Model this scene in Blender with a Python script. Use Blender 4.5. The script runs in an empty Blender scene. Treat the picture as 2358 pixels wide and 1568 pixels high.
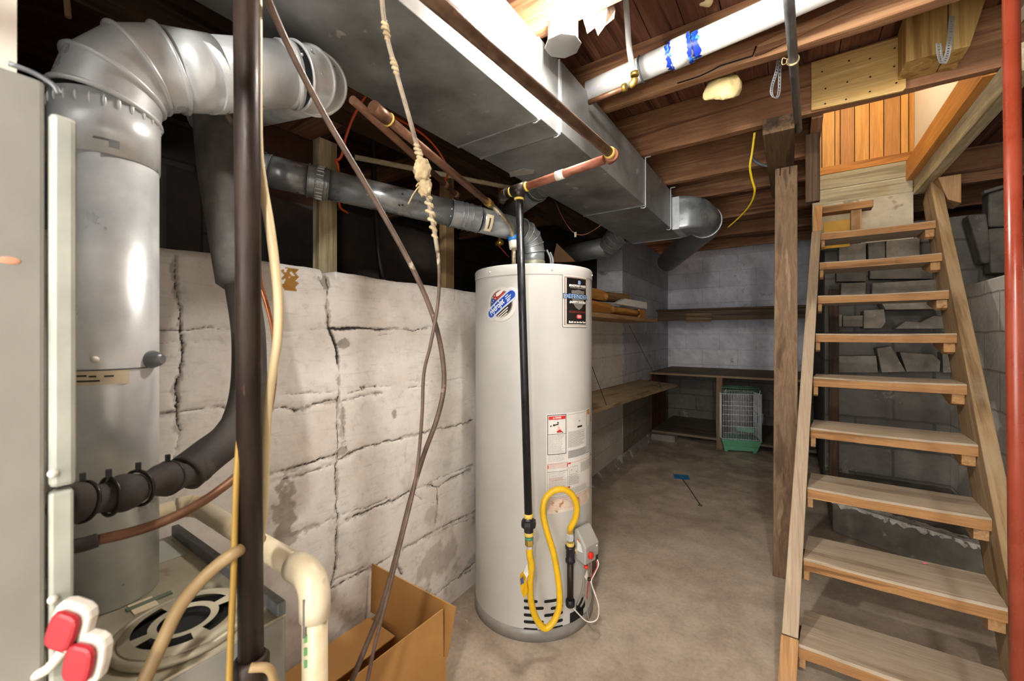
import bpy, bmesh, math, random
import numpy as np
from mathutils import Vector, Matrix

random.seed(7)
PI = math.pi
# ---------------------------------------------------------------- camera model (image taken as 2358 x 1568)
F, CX, HY, H = 944.0, 1179.0, 772.0, 1.2
YAW = math.radians(34.39)
SY, CY = math.sin(YAW), math.cos(YAW)
RIGHT, FWD = Vector((CY, SY, 0)), Vector((-SY, CY, 0))
CAM = Vector((0, 0, H))

def ray(px, py):
    return RIGHT * ((px - CX) / F) + FWD + Vector((0, 0, (HY - py) / F))

def at(px, py, x=None, y=None, z=None, d=None, plane=None):
    """point seen at a photo pixel, on a real plane of the room (x, y, z = const, depth d, or a plane)"""
    v = ray(px, py)
    if d is not None: t = d
    elif x is not None: t = (x - CAM.x) / v.x
    elif y is not None: t = (y - CAM.y) / v.y
    elif z is not None: t = (z - CAM.z) / v.z
    else:
        n = Vector(plane[:3]); t = (plane[3] - n.dot(CAM)) / n.dot(v)
    return CAM + v * t

SC = bpy.context.scene
COL = SC.collection

def hx(s):
    c = [int(s[i:i + 2], 16) / 255 for i in (0, 2, 4)]
    return tuple((x / 12.92 if x <= .04045 else ((x + .055) / 1.055) ** 2.4) for x in c) + (1,)

# ---------------------------------------------------------------- mesh building
def V(*a): return Vector(a)

def spline(pts, n=8):
    p = [Vector(q) for q in pts]
    p = [p[0] * 2 - p[1]] + p + [p[-1] * 2 - p[-2]]
    out = []
    for i in range(1, len(p) - 2):
        a, b, c, d = p[i - 1:i + 3]
        for k in range(n):
            t = k / n
            out.append(.5 * ((2 * b) + (c - a) * t + (2 * a - 5 * b + 4 * c - d) * t * t + (3 * b - a - 3 * c + d) * t ** 3))
    out.append(p[-2])
    return out

def arc(c, u, v, r, a0, a1, n):
    return [c + u * (r * math.cos(a0 + (a1 - a0) * i / n)) + v * (r * math.sin(a0 + (a1 - a0) * i / n)) for i in range(n + 1)]

def bend(a, b, c, r, n=6):
    """points of a rounded corner at b"""
    a, b, c = Vector(a), Vector(b), Vector(c)
    u, w = (a - b).normalized(), (c - b).normalized()
    ang = u.angle(w)
    t = r / math.tan(ang / 2)
    cen = b + (u + w).normalized() * (r / math.sin(ang / 2))
    s = b + u * t - cen; e = b + w * t - cen
    out = []
    th = s.angle(e)
    for i in range(n + 1):
        k = i / n
        out.append(cen + (s * math.sin((1 - k) * th) + e * math.sin(k * th)) / math.sin(th))
    return out

class MB:
    def __init__(s): s.v, s.f, s.sm, s.mi, s.m = [], [], [], [], 0
    def add(s, vs, fs, smooth=False):
        o = len(s.v)
        s.v += [Vector(q) for q in vs]
        for f in fs:
            s.f.append([i + o for i in f]); s.sm.append(smooth); s.mi.append(s.m)
        return s
    def box(s, lo, hi):
        (a, b, c), (d, e, f) = lo, hi
        a, d = min(a, d), max(a, d); b, e = min(b, e), max(b, e); c, f = min(c, f), max(c, f)
        return s.add([(a, b, c), (d, b, c), (d, e, c), (a, e, c), (a, b, f), (d, b, f), (d, e, f), (a, e, f)],
                     [(3, 2, 1, 0), (4, 5, 6, 7), (0, 1, 5, 4), (1, 2, 6, 5), (2, 3, 7, 6), (3, 0, 4, 7)])
    def hexa(s, q):
        """eight corners: bottom four counter-clockwise, then the top four"""
        return s.add(q, [(3, 2, 1, 0), (4, 5, 6, 7), (0, 1, 5, 4), (1, 2, 6, 5), (2, 3, 7, 6), (3, 0, 4, 7)])
    def beam(s, p0, p1, w, h, up=(0, 0, 1)):
        p0, p1 = Vector(p0), Vector(p1)
        t = (p1 - p0).normalized(); a = t.cross(Vector(up)).normalized(); b = a.cross(t).normalized()
        a, b = a * (w / 2), b * (h / 2)
        return s.hexa([p0 - a - b, p0 + a - b, p1 + a - b, p1 - a - b, p0 - a + b, p0 + a + b, p1 + a + b, p1 - a + b])
    def prism(s, poly, vec):
        n = len(poly); poly = [Vector(p) for p in poly]; vec = Vector(vec)
        nrm = Vector((0, 0, 0))
        for i in range(n): nrm += poly[i].cross(poly[(i + 1) % n])
        if nrm.dot(vec) < 0: poly.reverse()
        return s.add(poly + [p + vec for p in poly],
                     [tuple(range(n))[::-1], tuple(range(n, 2 * n))] + [(i, (i + 1) % n, n + (i + 1) % n, n + i) for i in range(n)])
    def tube(s, pts, r, n=14, caps=True, closed=False, smooth=True, ref=None, flat=1.0):
        pts = [Vector(p) for p in pts]
        m = len(pts)
        rr = r if isinstance(r, (list, tuple)) else [r] * m
        T = []
        for i in range(m):
            if closed: T.append((pts[(i + 1) % m] - pts[i - 1]).normalized())
            else: T.append((pts[min(i + 1, m - 1)] - pts[max(i - 1, 0)]).normalized())
        u = Vector(ref) if ref else (Vector((0, 0, 1)) if abs(T[0].z) < .9 else Vector((1, 0, 0)))
        u = (u - T[0] * u.dot(T[0])).normalized()
        vs = []
        for i in range(m):
            u = (u - T[i] * u.dot(T[i])).normalized()
            w = T[i].cross(u)
            # mitre so that the bend keeps its width
            for k in range(n):
                a = 2 * PI * k / n
                vs.append(pts[i] + u * (rr[i] * math.cos(a) * flat) + w * (rr[i] * math.sin(a)))
        fs = []
        for i in range(m if closed else m - 1):
            j = (i + 1) % m
            for k in range(n):
                fs.append((i * n + k, i * n + (k + 1) % n, j * n + (k + 1) % n, j * n + k))
        s.add(vs, fs, smooth)
        if caps and not closed:
            o = len(s.v) - len(vs)
            s.f += [[o + k for k in range(n)][::-1], [o + (m - 1) * n + k for k in range(n)]]
            s.sm += [False, False]; s.mi += [s.m, s.m]
        return s
    def cyl(s, p0, p1, r, n=20, **k): return s.tube([p0, p1], r, n, **k)
    def ring(s, c, axis, R, r, n=32, m=8, a0=0, a1=2 * PI):
        c, ax = Vector(c), Vector(axis).normalized()
        u = ax.orthogonal().normalized(); w = ax.cross(u)
        full = abs(a1 - a0 - 2 * PI) < 1e-6
        pts = [c + (u * math.cos(a0 + (a1 - a0) * i / n) + w * math.sin(a0 + (a1 - a0) * i / n)) * R for i in range(n if full else n + 1)]
        return s.tube(pts, r, m, closed=full, ref=ax)
    def lathe(s, prof, c, axis=(0, 0, 1), n=32, smooth=True, cap=True):
        c, ax = Vector(c), Vector(axis).normalized()
        u = ax.orthogonal().normalized(); w = ax.cross(u)
        vs = []
        for r, t in prof:
            for k in range(n):
                a = 2 * PI * k / n
                vs.append(c + ax * t + (u * math.cos(a) + w * math.sin(a)) * r)
        fs = [(i * n + k, i * n + (k + 1) % n, (i + 1) * n + (k + 1) % n, (i + 1) * n + k) for i in range(len(prof) - 1) for k in range(n)]
        s.add(vs, fs, smooth)
        if cap:
            o = len(s.v) - len(vs)
            s.f += [[o + k for k in range(n)][::-1], [o + (len(prof) - 1) * n + k for k in range(n)]]
            s.sm += [False, False]; s.mi += [s.m, s.m]
        return s
    def ball(s, c, r, n=16, m=10, sq=(1, 1, 1)):
        c = Vector(c)
        prof = [(math.sin(PI * i / m), -math.cos(PI * i / m)) for i in range(m + 1)]
        vs = []
        for q, t in prof:
            for k in range(n):
                a = 2 * PI * k / n
                vs.append(c + Vector((q * math.cos(a) * r * sq[0], q * math.sin(a) * r * sq[1], t * r * sq[2])))
        return s.add(vs, [(i * n + k, i * n + (k + 1) % n, (i + 1) * n + (k + 1) % n, (i + 1) * n + k) for i in range(m) for k in range(n)], True)
    def rough(s, amt, scale=30., seed=0):
        for i, p in enumerate(s.v):
            q = p * scale + Vector((seed, seed * 2.3, seed * .7))
            from mathutils import noise
            s.v[i] = p + noise.noise_vector(q) * amt
        return s
    def build(s, name, mat, parent=None, label=None, cat=None, group=None, kind=None, bevel=0, origin=None, weld=False):
        me = bpy.data.meshes.new(name)
        if parent is not None: o0 = parent['_o']; o0 = Vector(o0)
        else:
            if origin is None:
                xs = [p.x for p in s.v]; ys = [p.y for p in s.v]; zs = [p.z for p in s.v]
                o0 = Vector(((min(xs) + max(xs)) / 2, (min(ys) + max(ys)) / 2, min(zs)))
            else: o0 = Vector(origin)
        me.from_pydata([tuple(p - o0) for p in s.v], [], s.f)
        mats = mat if isinstance(mat, (list, tuple)) else [mat]
        for m in mats: me.materials.append(m)
        me.polygons.foreach_set('use_smooth', s.sm)
        me.polygons.foreach_set('material_index', s.mi)
        bm = bmesh.new(); bm.from_mesh(me)
        if weld: bmesh.ops.remove_doubles(bm, verts=bm.verts, dist=1e-5)
        bmesh.ops.recalc_face_normals(bm, faces=bm.faces)
        bm.to_mesh(me); bm.free()
        o = bpy.data.objects.new(name, me); COL.objects.link(o)
        if parent is not None:
            o.parent = parent
        else:
            o.location = o0
        o['_o'] = tuple(o0)
        tag(o, label, cat, group, kind)
        if bevel:
            b = o.modifiers.new('edge', 'BEVEL'); b.width = bevel; b.segments = 2; b.limit_method = 'ANGLE'; b.angle_limit = math.radians(40)
            b.harden_normals = False
        return o

def tag(o, label=None, cat=None, group=None, kind=None):
    for k, v in (('label', label), ('category', cat), ('group', group), ('kind', kind)):
        if v: o[k] = v
    return o

def thing(name, label, cat, loc, group=None):
    o = bpy.data.objects.new(name, None); COL.objects.link(o)
    o.location = loc; o.empty_display_size = .05; o['_o'] = tuple(loc)
    return tag(o, label, cat, group)

def struct(mb, name, mat, **k): return mb.build(name, mat, kind='structure', **k)

def dup(o, shift, parent=None, label=None, group=None):
    c = o.copy(); COL.objects.link(c)
    if parent is None: c.location = o.location + Vector(shift)
    else: c.parent = parent
    if label: c['label'] = label
    if group: c['group'] = group
    for ch in list(o.children): dup(ch, (0, 0, 0), c)
    return c

# flat lettering as mesh data (2-D verts, faces)
def lettering(text, size, width=None, shear=0., bold=0., align='CENTER'):
    cu = bpy.data.curves.new('lettering', 'FONT'); cu.body = text; cu.size = size; cu.shear = shear; cu.offset = bold
    cu.align_x = align; cu.align_y = 'CENTER'; cu.resolution_u = 3
    ob = bpy.data.objects.new('lettering', cu); COL.objects.link(ob)
    dg = bpy.context.evaluated_depsgraph_get()
    me = bpy.data.meshes.new_from_object(ob.evaluated_get(dg))
    vs = [(v.co.x, v.co.y) for v in me.vertices]; fs = [tuple(p.vertices) for p in me.polygons]
    bpy.data.objects.remove(ob); bpy.data.curves.remove(cu); bpy.data.meshes.remove(me)
    if width and vs:
        lo, hi = min(v[0] for v in vs), max(v[0] for v in vs)
        k = width / max(hi - lo, 1e-6)
        vs = [(v[0] * k, v[1]) for v in vs]
    return vs, fs

# ---------------------------------------------------------------- materials
def newmat(name):
    m = bpy.data.materials.new(name); m.use_nodes = True
    nt = m.node_tree; nt.nodes.clear()
    out = nt.nodes.new('ShaderNodeOutputMaterial'); b = nt.nodes.new('ShaderNodeBsdfPrincipled')
    nt.links.new(b.outputs[0], out.inputs[0])
    return m, nt, b

def N(nt, typ, **k):
    n = nt.nodes.new('ShaderNode' + typ)
    for a, v in k.items(): setattr(n, a, v)
    return n

def coords(nt, scale=(1, 1, 1), jitter=True):
    tc = N(nt, 'TexCoord'); mp = N(nt, 'Mapping')
    nt.links.new(tc.outputs['Object'], mp.inputs['Vector']); mp.inputs['Scale'].default_value = scale
    if jitter:
        oi = N(nt, 'ObjectInfo'); mu = N(nt, 'MATH' if False else 'Math', operation='MULTIPLY'); mu.inputs[1].default_value = 37.
        nt.links.new(oi.outputs['Random'], mu.inputs[0])
        cb = N(nt, 'CombineXYZ')
        for i in range(3): nt.links.new(mu.outputs[0], cb.inputs[i])
        nt.links.new(cb.outputs[0], mp.inputs['Location'])
    return mp.outputs[0]

def noise(nt, vec, scale, detail=5, rough=.55, dist=0.):
    n = N(nt, 'TexNoise'); nt.links.new(vec, n.inputs['Vector'])
    n.inputs['Scale'].default_value = scale; n.inputs['Detail'].default_value = detail
    n.inputs['Roughness'].default_value = rough; n.inputs['Distortion'].default_value = dist
    return n.outputs['Fac']

def ramp(nt, fac, stops):
    r = N(nt, 'ValToRGB'); nt.links.new(fac, r.inputs[0])
    e = r.color_ramp.elements
    while len(e) < len(stops): e.new(.5)
    for el, (p, c) in zip(e, stops): el.position = p; el.color = c if len(c) == 4 else tuple(c) + (1,)
    return r.outputs[0]

def mix(nt, fac, a, b, blend='MIX'):
    m = N(nt, 'Mix', data_type='RGBA', blend_type=blend)
    for sock, val in ((m.inputs[0], fac), (m.inputs[6], a), (m.inputs[7], b)):
        if isinstance(val, (int, float)): sock.default_value = val
        elif isinstance(val, (tuple, list)): sock.default_value = val
        else: nt.links.new(val, sock)
    return m.outputs[2]

def math_(nt, op, a, b=0., clamp=False):
    m = N(nt, 'Math', operation=op); m.use_clamp = clamp
    for i, v in enumerate((a, b)):
        if isinstance(v, (int, float)): m.inputs[i].default_value = v
        else: nt.links.new(v, m.inputs[i])
    return m.outputs[0]

def bump(nt, b, fac, strength, dist=.004):
    n = N(nt, 'Bump'); n.inputs['Strength'].default_value = strength; n.inputs['Distance'].default_value = dist
    nt.links.new(fac, n.inputs['Height']); nt.links.new(n.outputs[0], b.inputs['Normal'])

def G(v): return (v, v, v, 1)

def surf(name, c1, c2, scale=8, rough=.6, metal=0., bmp=.15, bscale=60, stretch=(1, 1, 1), rvar=.15, spots=None, spec=.5, lo=.35, hi=.65):
    m, nt, b = newmat(name)
    vec = coords(nt, stretch)
    n1 = noise(nt, vec, scale, 6, .6)
    col = ramp(nt, n1, [(lo, hx(c1)), (hi, hx(c2))])
    if spots:
        c3, sc, thr = spots
        n3 = noise(nt, vec, sc, 3, .6)
        f = ramp(nt, n3, [(thr, G(0)), (min(thr + .06, 1), G(1))])
        col = mix(nt, f, col, hx(c3))
    nt.links.new(col, b.inputs['Base Color'])
    n2 = noise(nt, vec, bscale, 4, .6)
    if bmp: bump(nt, b, n2, bmp)
    r = N(nt, 'MapRange'); nt.links.new(n1, r.inputs[0])
    r.inputs[1].default_value = .3; r.inputs[2].default_value = .7
    r.inputs[3].default_value = max(rough - rvar, .03); r.inputs[4].default_value = min(rough + rvar, 1)
    nt.links.new(r.outputs[0], b.inputs['Roughness'])
    b.inputs['Metallic'].default_value = metal
    b.inputs['Specular IOR Level'].default_value = spec
    return m

def plain(name, c, rough=.5, metal=0., emit=0.):
    m, nt, b = newmat(name)
    vec = coords(nt)
    n1 = noise(nt, vec, 25, 4)
    k = hx(c)
    col = ramp(nt, n1, [(.3, tuple(x * .88 for x in k[:3])), (.7, k)])
    nt.links.new(col, b.inputs['Base Color'])
    b.inputs['Roughness'].default_value = rough; b.inputs['Metallic'].default_value = metal
    return m

_w = {}
def wood(key, axis, dark, mid, light, rough=.75, grain=1., bmp=.25, dirt=None):
    k = (key, axis)
    if k in _w: return _w[k]
    m, nt, b = newmat('%s_%s' % (key, axis))
    st = {'x': (.45, 9, 9), 'y': (9, .45, 9), 'z': (9, 9, .45), 's': (9, 9, .45)}[axis]
    vec = coords(nt, st)
    if axis == 's':      # grain along the pitch of the stairs
        mp = vec.node; src = mp.inputs['Vector'].links[0].from_socket
        vr = N(nt, 'VectorRotate', rotation_type='X_AXIS'); vr.inputs['Angle'].default_value = math.radians(42.2)
        nt.links.new(src, vr.inputs['Vector']); nt.links.new(vr.outputs[0], mp.inputs['Vector'])
    n1 = noise(nt, vec, 2.0 * grain, 5, .55, .35)
    wv = N(nt, 'Math', operation='SINE')
    nt.links.new(math_(nt, 'MULTIPLY', n1, 30.), wv.inputs[0])
    wv2 = math_(nt, 'MULTIPLY_ADD', wv.outputs[0], .09)
    nt.nodes[-1].inputs[2].default_value = 0.
    fac = math_(nt, 'ADD', n1, wv2)
    col = ramp(nt, fac, [(.28, hx(dark)), (.5, hx(mid)), (.72, hx(light))])
    fine = noise(nt, vec, 16, 4, .7)
    f2 = ramp(nt, fine, [(.3, G(.72)), (.65, G(1.))])
    col = mix(nt, 1., col, f2, 'MULTIPLY')
    if dirt:
        big = noise(nt, coords(nt, (1, 1, 1)), 5, 5, .65)
        f3 = ramp(nt, big, [(.45, G(0)), (.7, G(dirt[1]))])
        col = mix(nt, f3, col, hx(dirt[0]))
    nt.links.new(col, b.inputs['Base Color'])
    b.inputs['Roughness'].default_value = rough
    b.inputs['Specular IOR Level'].default_value = .3
    bump(nt, b, fine, bmp, .003)
    _w[k] = m
    return m

def joist_wood(a): return wood('joist_wood', a, '68452f', '94694a', 'b48a64', dirt=('6e4c36', .5))
def plank_wood(a): return wood('subfloor_wood', a, '4a2e20', '7a5040', '9a6c54', dirt=('5a3c2e', .5))
def grey_wood(a): return wood('grey_wood', a, '54412f', '755d46', '937b60', dirt=('655240', .55))
def tread_wood(a): return wood('tread_wood', a, '84603a', 'a67c50', 'c09868', dirt=('a08c74', .55))
def dusty_wood(a): return wood('dusty_wood', a, '8d7a64', 'aa967e', 'c0ad94', dirt=('9a8872', .5))
def dark_wood(a): return wood('dark_wood', a, '33251a', '4a3727', '66503a')
def pine_wood(a): return wood('pine_wood', a, '9a7340', 'bd9858', 'd6b87c')
def pale_wood(a): return wood('pale_wood', a, '8d7f60', 'b5a888', 'cabfa3', dirt=('8a7a50', .5))
def panel_wood(a): return wood('panel_wood', a, 'b8762e', 'cc8a40', 'da9a4c', rough=.5)

def attr_fac(nt, name):
    a = N(nt, 'Attribute'); a.attribute_name = name
    return a.outputs['Fac']

def block_wall_mat(name, uaxis, base1, base2, mortar, bw=.40, bh=.2, msize=.008, off=.5, origin=(0, 0), stain=None, rough=.85, wear=None):
    """painted or bare concrete block in courses, u along uaxis, courses in z"""
    m, nt, b = newmat(name)
    tc = N(nt, 'TexCoord'); sp = N(nt, 'SeparateXYZ'); nt.links.new(tc.outputs['Object'], sp.inputs[0])
    cb = N(nt, 'CombineXYZ')
    u = math_(nt, 'SUBTRACT', sp.outputs['XYZ'.index(uaxis.upper())], origin[0])
    w = math_(nt, 'SUBTRACT', sp.outputs[2], origin[1])
    nt.links.new(u, cb.inputs[0]); nt.links.new(w, cb.inputs[1])
    vec0 = tc.outputs['Object']
    wob = N(nt, 'TexNoise'); nt.links.new(vec0, wob.inputs['Vector']); wob.inputs['Scale'].default_value = 9; wob.inputs['Detail'].default_value = 6
    off_ = N(nt, 'VectorMath', operation='SUBTRACT'); nt.links.new(wob.outputs['Color'], off_.inputs[0]); off_.inputs[1].default_value = (.5, .5, .5)
    scl = N(nt, 'VectorMath', operation='SCALE'); nt.links.new(off_.outputs[0], scl.inputs[0]); scl.inputs['Scale'].default_value = .022
    add = N(nt, 'VectorMath', operation='ADD'); nt.links.new(cb.outputs[0], add.inputs[0]); nt.links.new(scl.outputs[0], add.inputs[1])
    br = N(nt, 'TexBrick'); nt.links.new(add.outputs[0], br.inputs['Vector'])
    br.offset = off; br.inputs['Scale'].default_value = 1.
    br.inputs['Brick Width'].default_value = bw; br.inputs['Row Height'].default_value = bh
    br.inputs['Mortar Size'].default_value = msize; br.inputs['Mortar Smooth'].default_value = .6; br.inputs['Bias'].default_value = 0
    br.inputs['Color1'].default_value = hx(base1); br.inputs['Color2'].default_value = hx(base2); br.inputs['Mortar'].default_value = hx(mortar)
    n1 = noise(nt, vec0, 3.2, 7, .65)
    n2 = noise(nt, vec0, 26, 6, .7)
    col = mix(nt, 1., br.outputs['Color'], ramp(nt, n2, [(.25, G(.78)), (.6, G(1.))]), 'MULTIPLY')
    col = mix(nt, 1., col, ramp(nt, n1, [(.3, G(.72)), (.6, G(1.))]), 'MULTIPLY')
    if wear:
        nw = noise(nt, vec0, wear[1], 7, .72)
        col = mix(nt, ramp(nt, nw, [(wear[2], G(0)), (wear[2] + .05, G(1))]), col, hx(wear[0]))
    if stain:
        ns = noise(nt, vec0, stain[1], 6, .7, 1.)
        col = mix(nt, ramp(nt, ns, [(stain[2], G(0)), (stain[2] + .1, G(.85))]), col, hx(stain[0]))
    nt.links.new(col, b.inputs['Base Color'])
    b.inputs['Roughness'].default_value = rough
    hgt = math_(nt, 'ADD', math_(nt, 'MULTIPLY', br.outputs['Fac'], -1.), math_(nt, 'MULTIPLY', n2, .7))
    bump(nt, b, hgt, .5, .006)
    return m
BULB_STRENGTH, FILL_LAMP, LAMP3, EXPO, WORLD = 330., 380., 62., 1.38, 3.6
# ================================================================= shared materials
M = {}
M['galv'] = surf('galvanized_steel', 'b4bcc2', 'd6dbde', 14, .38, .4, .015, 90, rvar=.1)
M['galv_bright'] = surf('bright_galvanized_pipe', 'ccd2d6', 'e9eced', 10, .34, .35, .015, 70, rvar=.1)
M['galv_dull'] = surf('dull_duct_steel', '767877', 'a9acac', 4, .46, .4, .03, 50, rvar=.12, spots=('c9c8c0', 13, .66))
M['galv_vent'] = surf('vent_pipe_steel', '80868a', 'a5abae', 9, .30, .55, .015, 80, rvar=.08)
M['heater'] = surf('heater_enamel', 'bcbcb8', 'c6c6c2', 3, .42, 0, .02, 200, rvar=.06)
M['heater_ring'] = surf('heater_base_ring', '8a8883', 'a09d96', 8, .5, .2, .05)
M['iron_brown'] = surf('rusty_iron', '1d1512', '35271f', 18, .5, .3, .25, 70, (1, 1, .4), spots=('7a4a30', 30, .68))
M['iron_black'] = surf('black_iron', '17171a', '26262b', 30, .38, .3, .1, 90, spots=('8d8d8d', 70, .78))
M['steel_grey'] = surf('grey_conduit', '6b6f73', '8a8e92', 20, .45, .5, .1)
M['copper'] = surf('old_copper', '60402c', '85604a', 14, .45, .5, .1, 60, spots=('b8c0b0', 20, .74))
M['copper_bright'] = surf('bright_copper', 'b06a44', 'd08a64', 14, .35, .7, .05)
M['brass'] = surf('brass_fitting', '9a7c34', 'c8a858', 20, .35, .8, .05)
M['gaspipe'] = surf('brown_gas_pipe', '6d5342', '9a7c66', 22, .5, .45, .15, 60, spots=('b58a6a', 20, .66))
M['gaspipe_red'] = surf('reddish_gas_pipe', '7d4a38', 'a86c54', 16, .5, .4, .1, spots=('c0b8b0', 9, .68))
M['dope'] = plain('yellow_pipe_dope', 'd8bc58', .6)
M['pvc'] = surf('white_pvc', 'c4c3c1', 'd0cfcd', 6, .3, 0, .01)
M['pvc_old'] = surf('aged_pvc', 'c9b894', 'e2d8c0', 7, .4, 0, .05, spots=('9a8258', 11, .66))
M['yellow_hose'] = plain('yellow_coating', 'e0b41a', .4)
M['foam'] = surf('black_pipe_foam', '2c2826', '4a4440', 12, .75, 0, .3, 60, spots=('7d7060', 12, .68))
M['zip'] = plain('black_nylon', '1b1918', .4)
M['cardboard'] = surf('cardboard', 'a77a42', 'b88a50', 4, .85, 0, .05, 40, (1, 1, 1))
M['cardboard_edge'] = plain('cardboard_edge', 'c79a60', .9)
M['furnace_grey'] = surf('grey_cabinet_paint', '84827c', '96948d', 3, .5, .1, .04, spots=('b08a78', 7, .78))
M['furnace_edge'] = surf('pale_cabinet_flange', 'a8aca4', 'c0c3b8', 9, .45, .3, .08)
M['furnace_top'] = surf('dusty_galvanized_top', '9a9480', 'c2bba4', 7, .5, .35, .12, 40, spots=('6a6250', 9, .62))
M['red_plastic'] = plain('red_plastic', 'a8222c', .4)
M['white_plastic'] = plain('white_plastic', 'e2dcd0', .4)
M['cream_cable'] = plain('cream_cable', 'd8c49a', .45)
M['yellow_cable'] = plain('yellowed_cable', '9c7c34', .5)
M['tan_cable'] = plain('tan_cable', '9c835c', .5)
M['brown_cable'] = surf('brown_cable', '4a3a30', '6a564a', 30, .5, 0, .2, spots=('b0a090', 20, .64))
M['rope'] = surf('frayed_rope', '9a8662', 'c4b18c', 40, .9, 0, .8, 120)
M['black'] = plain('black_void', '060606', .8)
M['orange_wire'] = plain('orange_wire', 'c24a1c', .45)
M['clear_flex'] = surf('braided_flex', '857764', 'b0a48e', 60, .35, .6, .4, 160)
M['blue_plastic'] = plain('blue_plastic', '1f7fd0', .35)
M['red_paint'] = surf('red_pole_paint', '782c1a', '8a3c28', 6, .3, 0, .06, 40, spots=('c99a86', 24, .74))
M['foam_spray'] = surf('spray_foam', 'c8b078', 'e0cf9c', 12, .8, 0, .7, 45)
M['plywood'] = wood('plywood', 'x', 'b48a4c', 'cda766', 'dfbf84', rough=.65)
M['wire_galv'] = plain('galvanized_strap', 'c8ccd0', .4, .3)
M['yellow_wire'] = plain('yellow_wire', 'cdb21c', .45)
M['cage_wire'] = plain('cage_wire', 'd6dade', .45, .0)
M['cage_green'] = plain('green_cage_plastic', '5d9c78', .45)
M['swatter_blue'] = plain('blue_swatter_plastic', '1f6f9c', .45)
M['grey_plastic'] = surf('grey_valve_housing', '9a9893', 'acaaa5', 6, .45, .1, .02)
M['red_knob'] = plain('red_knob', 'd82a1e', .35)
M['wire_white'] = plain('white_wire', 'd8d4cc', .4)
M['wire_red'] = plain('red_wire', 'a83a34', .4)
M['wire_grey'] = plain('grey_tube', '8d8a80', .4)
M['paper'] = plain('white_paper', 'dedad2', .6)
M['cream_paint'] = surf('cream_wall_paint', 'ece4d2', 'f2ebda', 3, .7, 0, .05)
M['cream_label'] = surf('aged_paper_label', 'cfc0a0', 'e0d4b8', 12, .7, 0, .02, spots=('a07840', 16, .66))
M['ink'] = plain('dark_ink', '33302c', .6)
M['fluff'] = surf('ragged_insulation_paper', '6e5c4c', '8d7a68', 15, .9, 0, .6, 50)
M['yellow_board'] = plain('yellow_board', 'c8982c', .6)
M['rock'] = surf('grey_block', '6a655d', '8d877c', 9, .95, 0, .9, 50, spots=('938d82', 20, .66))
M['dark_rock'] = surf('dark_block', '4a4640', '68635b', 9, .95, 0, .9, 50, spots=('77706a', 16, .68))
M['dirt'] = surf('crawlspace_dirt', '2c241c', '43382c', 9, 1., 0, .9, 30)
M['dark_plaster'] = surf('dark_plaster', '2c2724', '48413b', 5, .95, 0, .6, 30)

# ================================================================= structure
# ---- floor
def concrete_floor():
    m, nt, b = newmat('stained_concrete_floor')
    vec = coords(nt, (1, 1, 1), False)
    n1 = noise(nt, vec, 1.6, 7, .62, .4); n2 = noise(nt, vec, 9, 6, .65); n3 = noise(nt, vec, 60, 4, .6); n4 = noise(nt, vec, 34, 2, .5)
    col = ramp(nt, n1, [(.3, hx('a09080')), (.5, hx('bdae9b')), (.68, hx('cdbfac'))])
    col = mix(nt, 1., col, ramp(nt, n2, [(.3, G(.78)), (.6, G(1.04))]), 'MULTIPLY')
    col = mix(nt, 1., col, ramp(nt, n3, [(.3, G(.82)), (.6, G(1.))]), 'MULTIPLY')
    col = mix(nt, ramp(nt, n4, [(.73, G(0)), (.75, G(.7))]), col, hx('cfc4b2'))
    # damp dark patches at the back of the room
    tc = N(nt, 'TexCoord'); sp = N(nt, 'SeparateXYZ'); nt.links.new(tc.outputs['Object'], sp.inputs[0])
    far = N(nt, 'MapRange'); nt.links.new(sp.outputs[1], far.inputs[0]); far.inputs[1].default_value = 2.2; far.inputs[2].default_value = 4.4; far.clamp = True
    nd = noise(nt, vec, 3.2, 6, .65, .6)
    damp = math_(nt, 'MULTIPLY', far.outputs[0], ramp(nt, nd, [(.42, G(0)), (.6, G(1))]))
    col = mix(nt, math_(nt, 'MULTIPLY', damp, .55), col, hx('4a4034'))
    nt.links.new(col, b.inputs['Base Color'])
    r = N(nt, 'MapRange'); nt.links.new(n2, r.inputs[0]); r.inputs[1].default_value = .3; r.inputs[2].default_value = .7; r.inputs[3].default_value = .48; r.inputs[4].default_value = .75
    nt.links.new(r.outputs[0], b.inputs['Roughness'])
    bump(nt, b, math_(nt, 'ADD', n2, math_(nt, 'MULTIPLY', n3, .3)), .25, .006)
    return m
fl = MB().box((-1.75, -2.2, -.1), (2.6, 6.4, 0))
struct(fl, 'floor', concrete_floor(), origin=(0, 0, 0))

# ---- left wall, painted block with real cracks
LW = (1, .035, 0, -1.2144)
def lwx(y): return -1.2144 - .035 * y
def vnoise(u, w, seed):
    rs = np.random.RandomState(seed); tab = rs.rand(256, 256)
    iu = np.floor(u).astype(int); iw = np.floor(w).astype(int); fu = u - iu; fw = w - iw
    fu = fu * fu * (3 - 2 * fu); fw = fw * fw * (3 - 2 * fw)
    a = tab[iu % 256, iw % 256]; b = tab[(iu + 1) % 256, iw % 256]; c = tab[iu % 256, (iw + 1) % 256]; d = tab[(iu + 1) % 256, (iw + 1) % 256]
    return (a * (1 - fu) + b * fu) * (1 - fw) + (c * (1 - fu) + d * fu) * fw
def fbm(u, w, seed, o=5):
    s = 0; a = .5
    for i in range(o): s = s + a * vnoise(u * 2 ** i + i * 13.1, w * 2 ** i + i * 7.7, seed + i); a *= .55
    return s / (.5 * (1 - .55 ** o) / .45)

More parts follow.
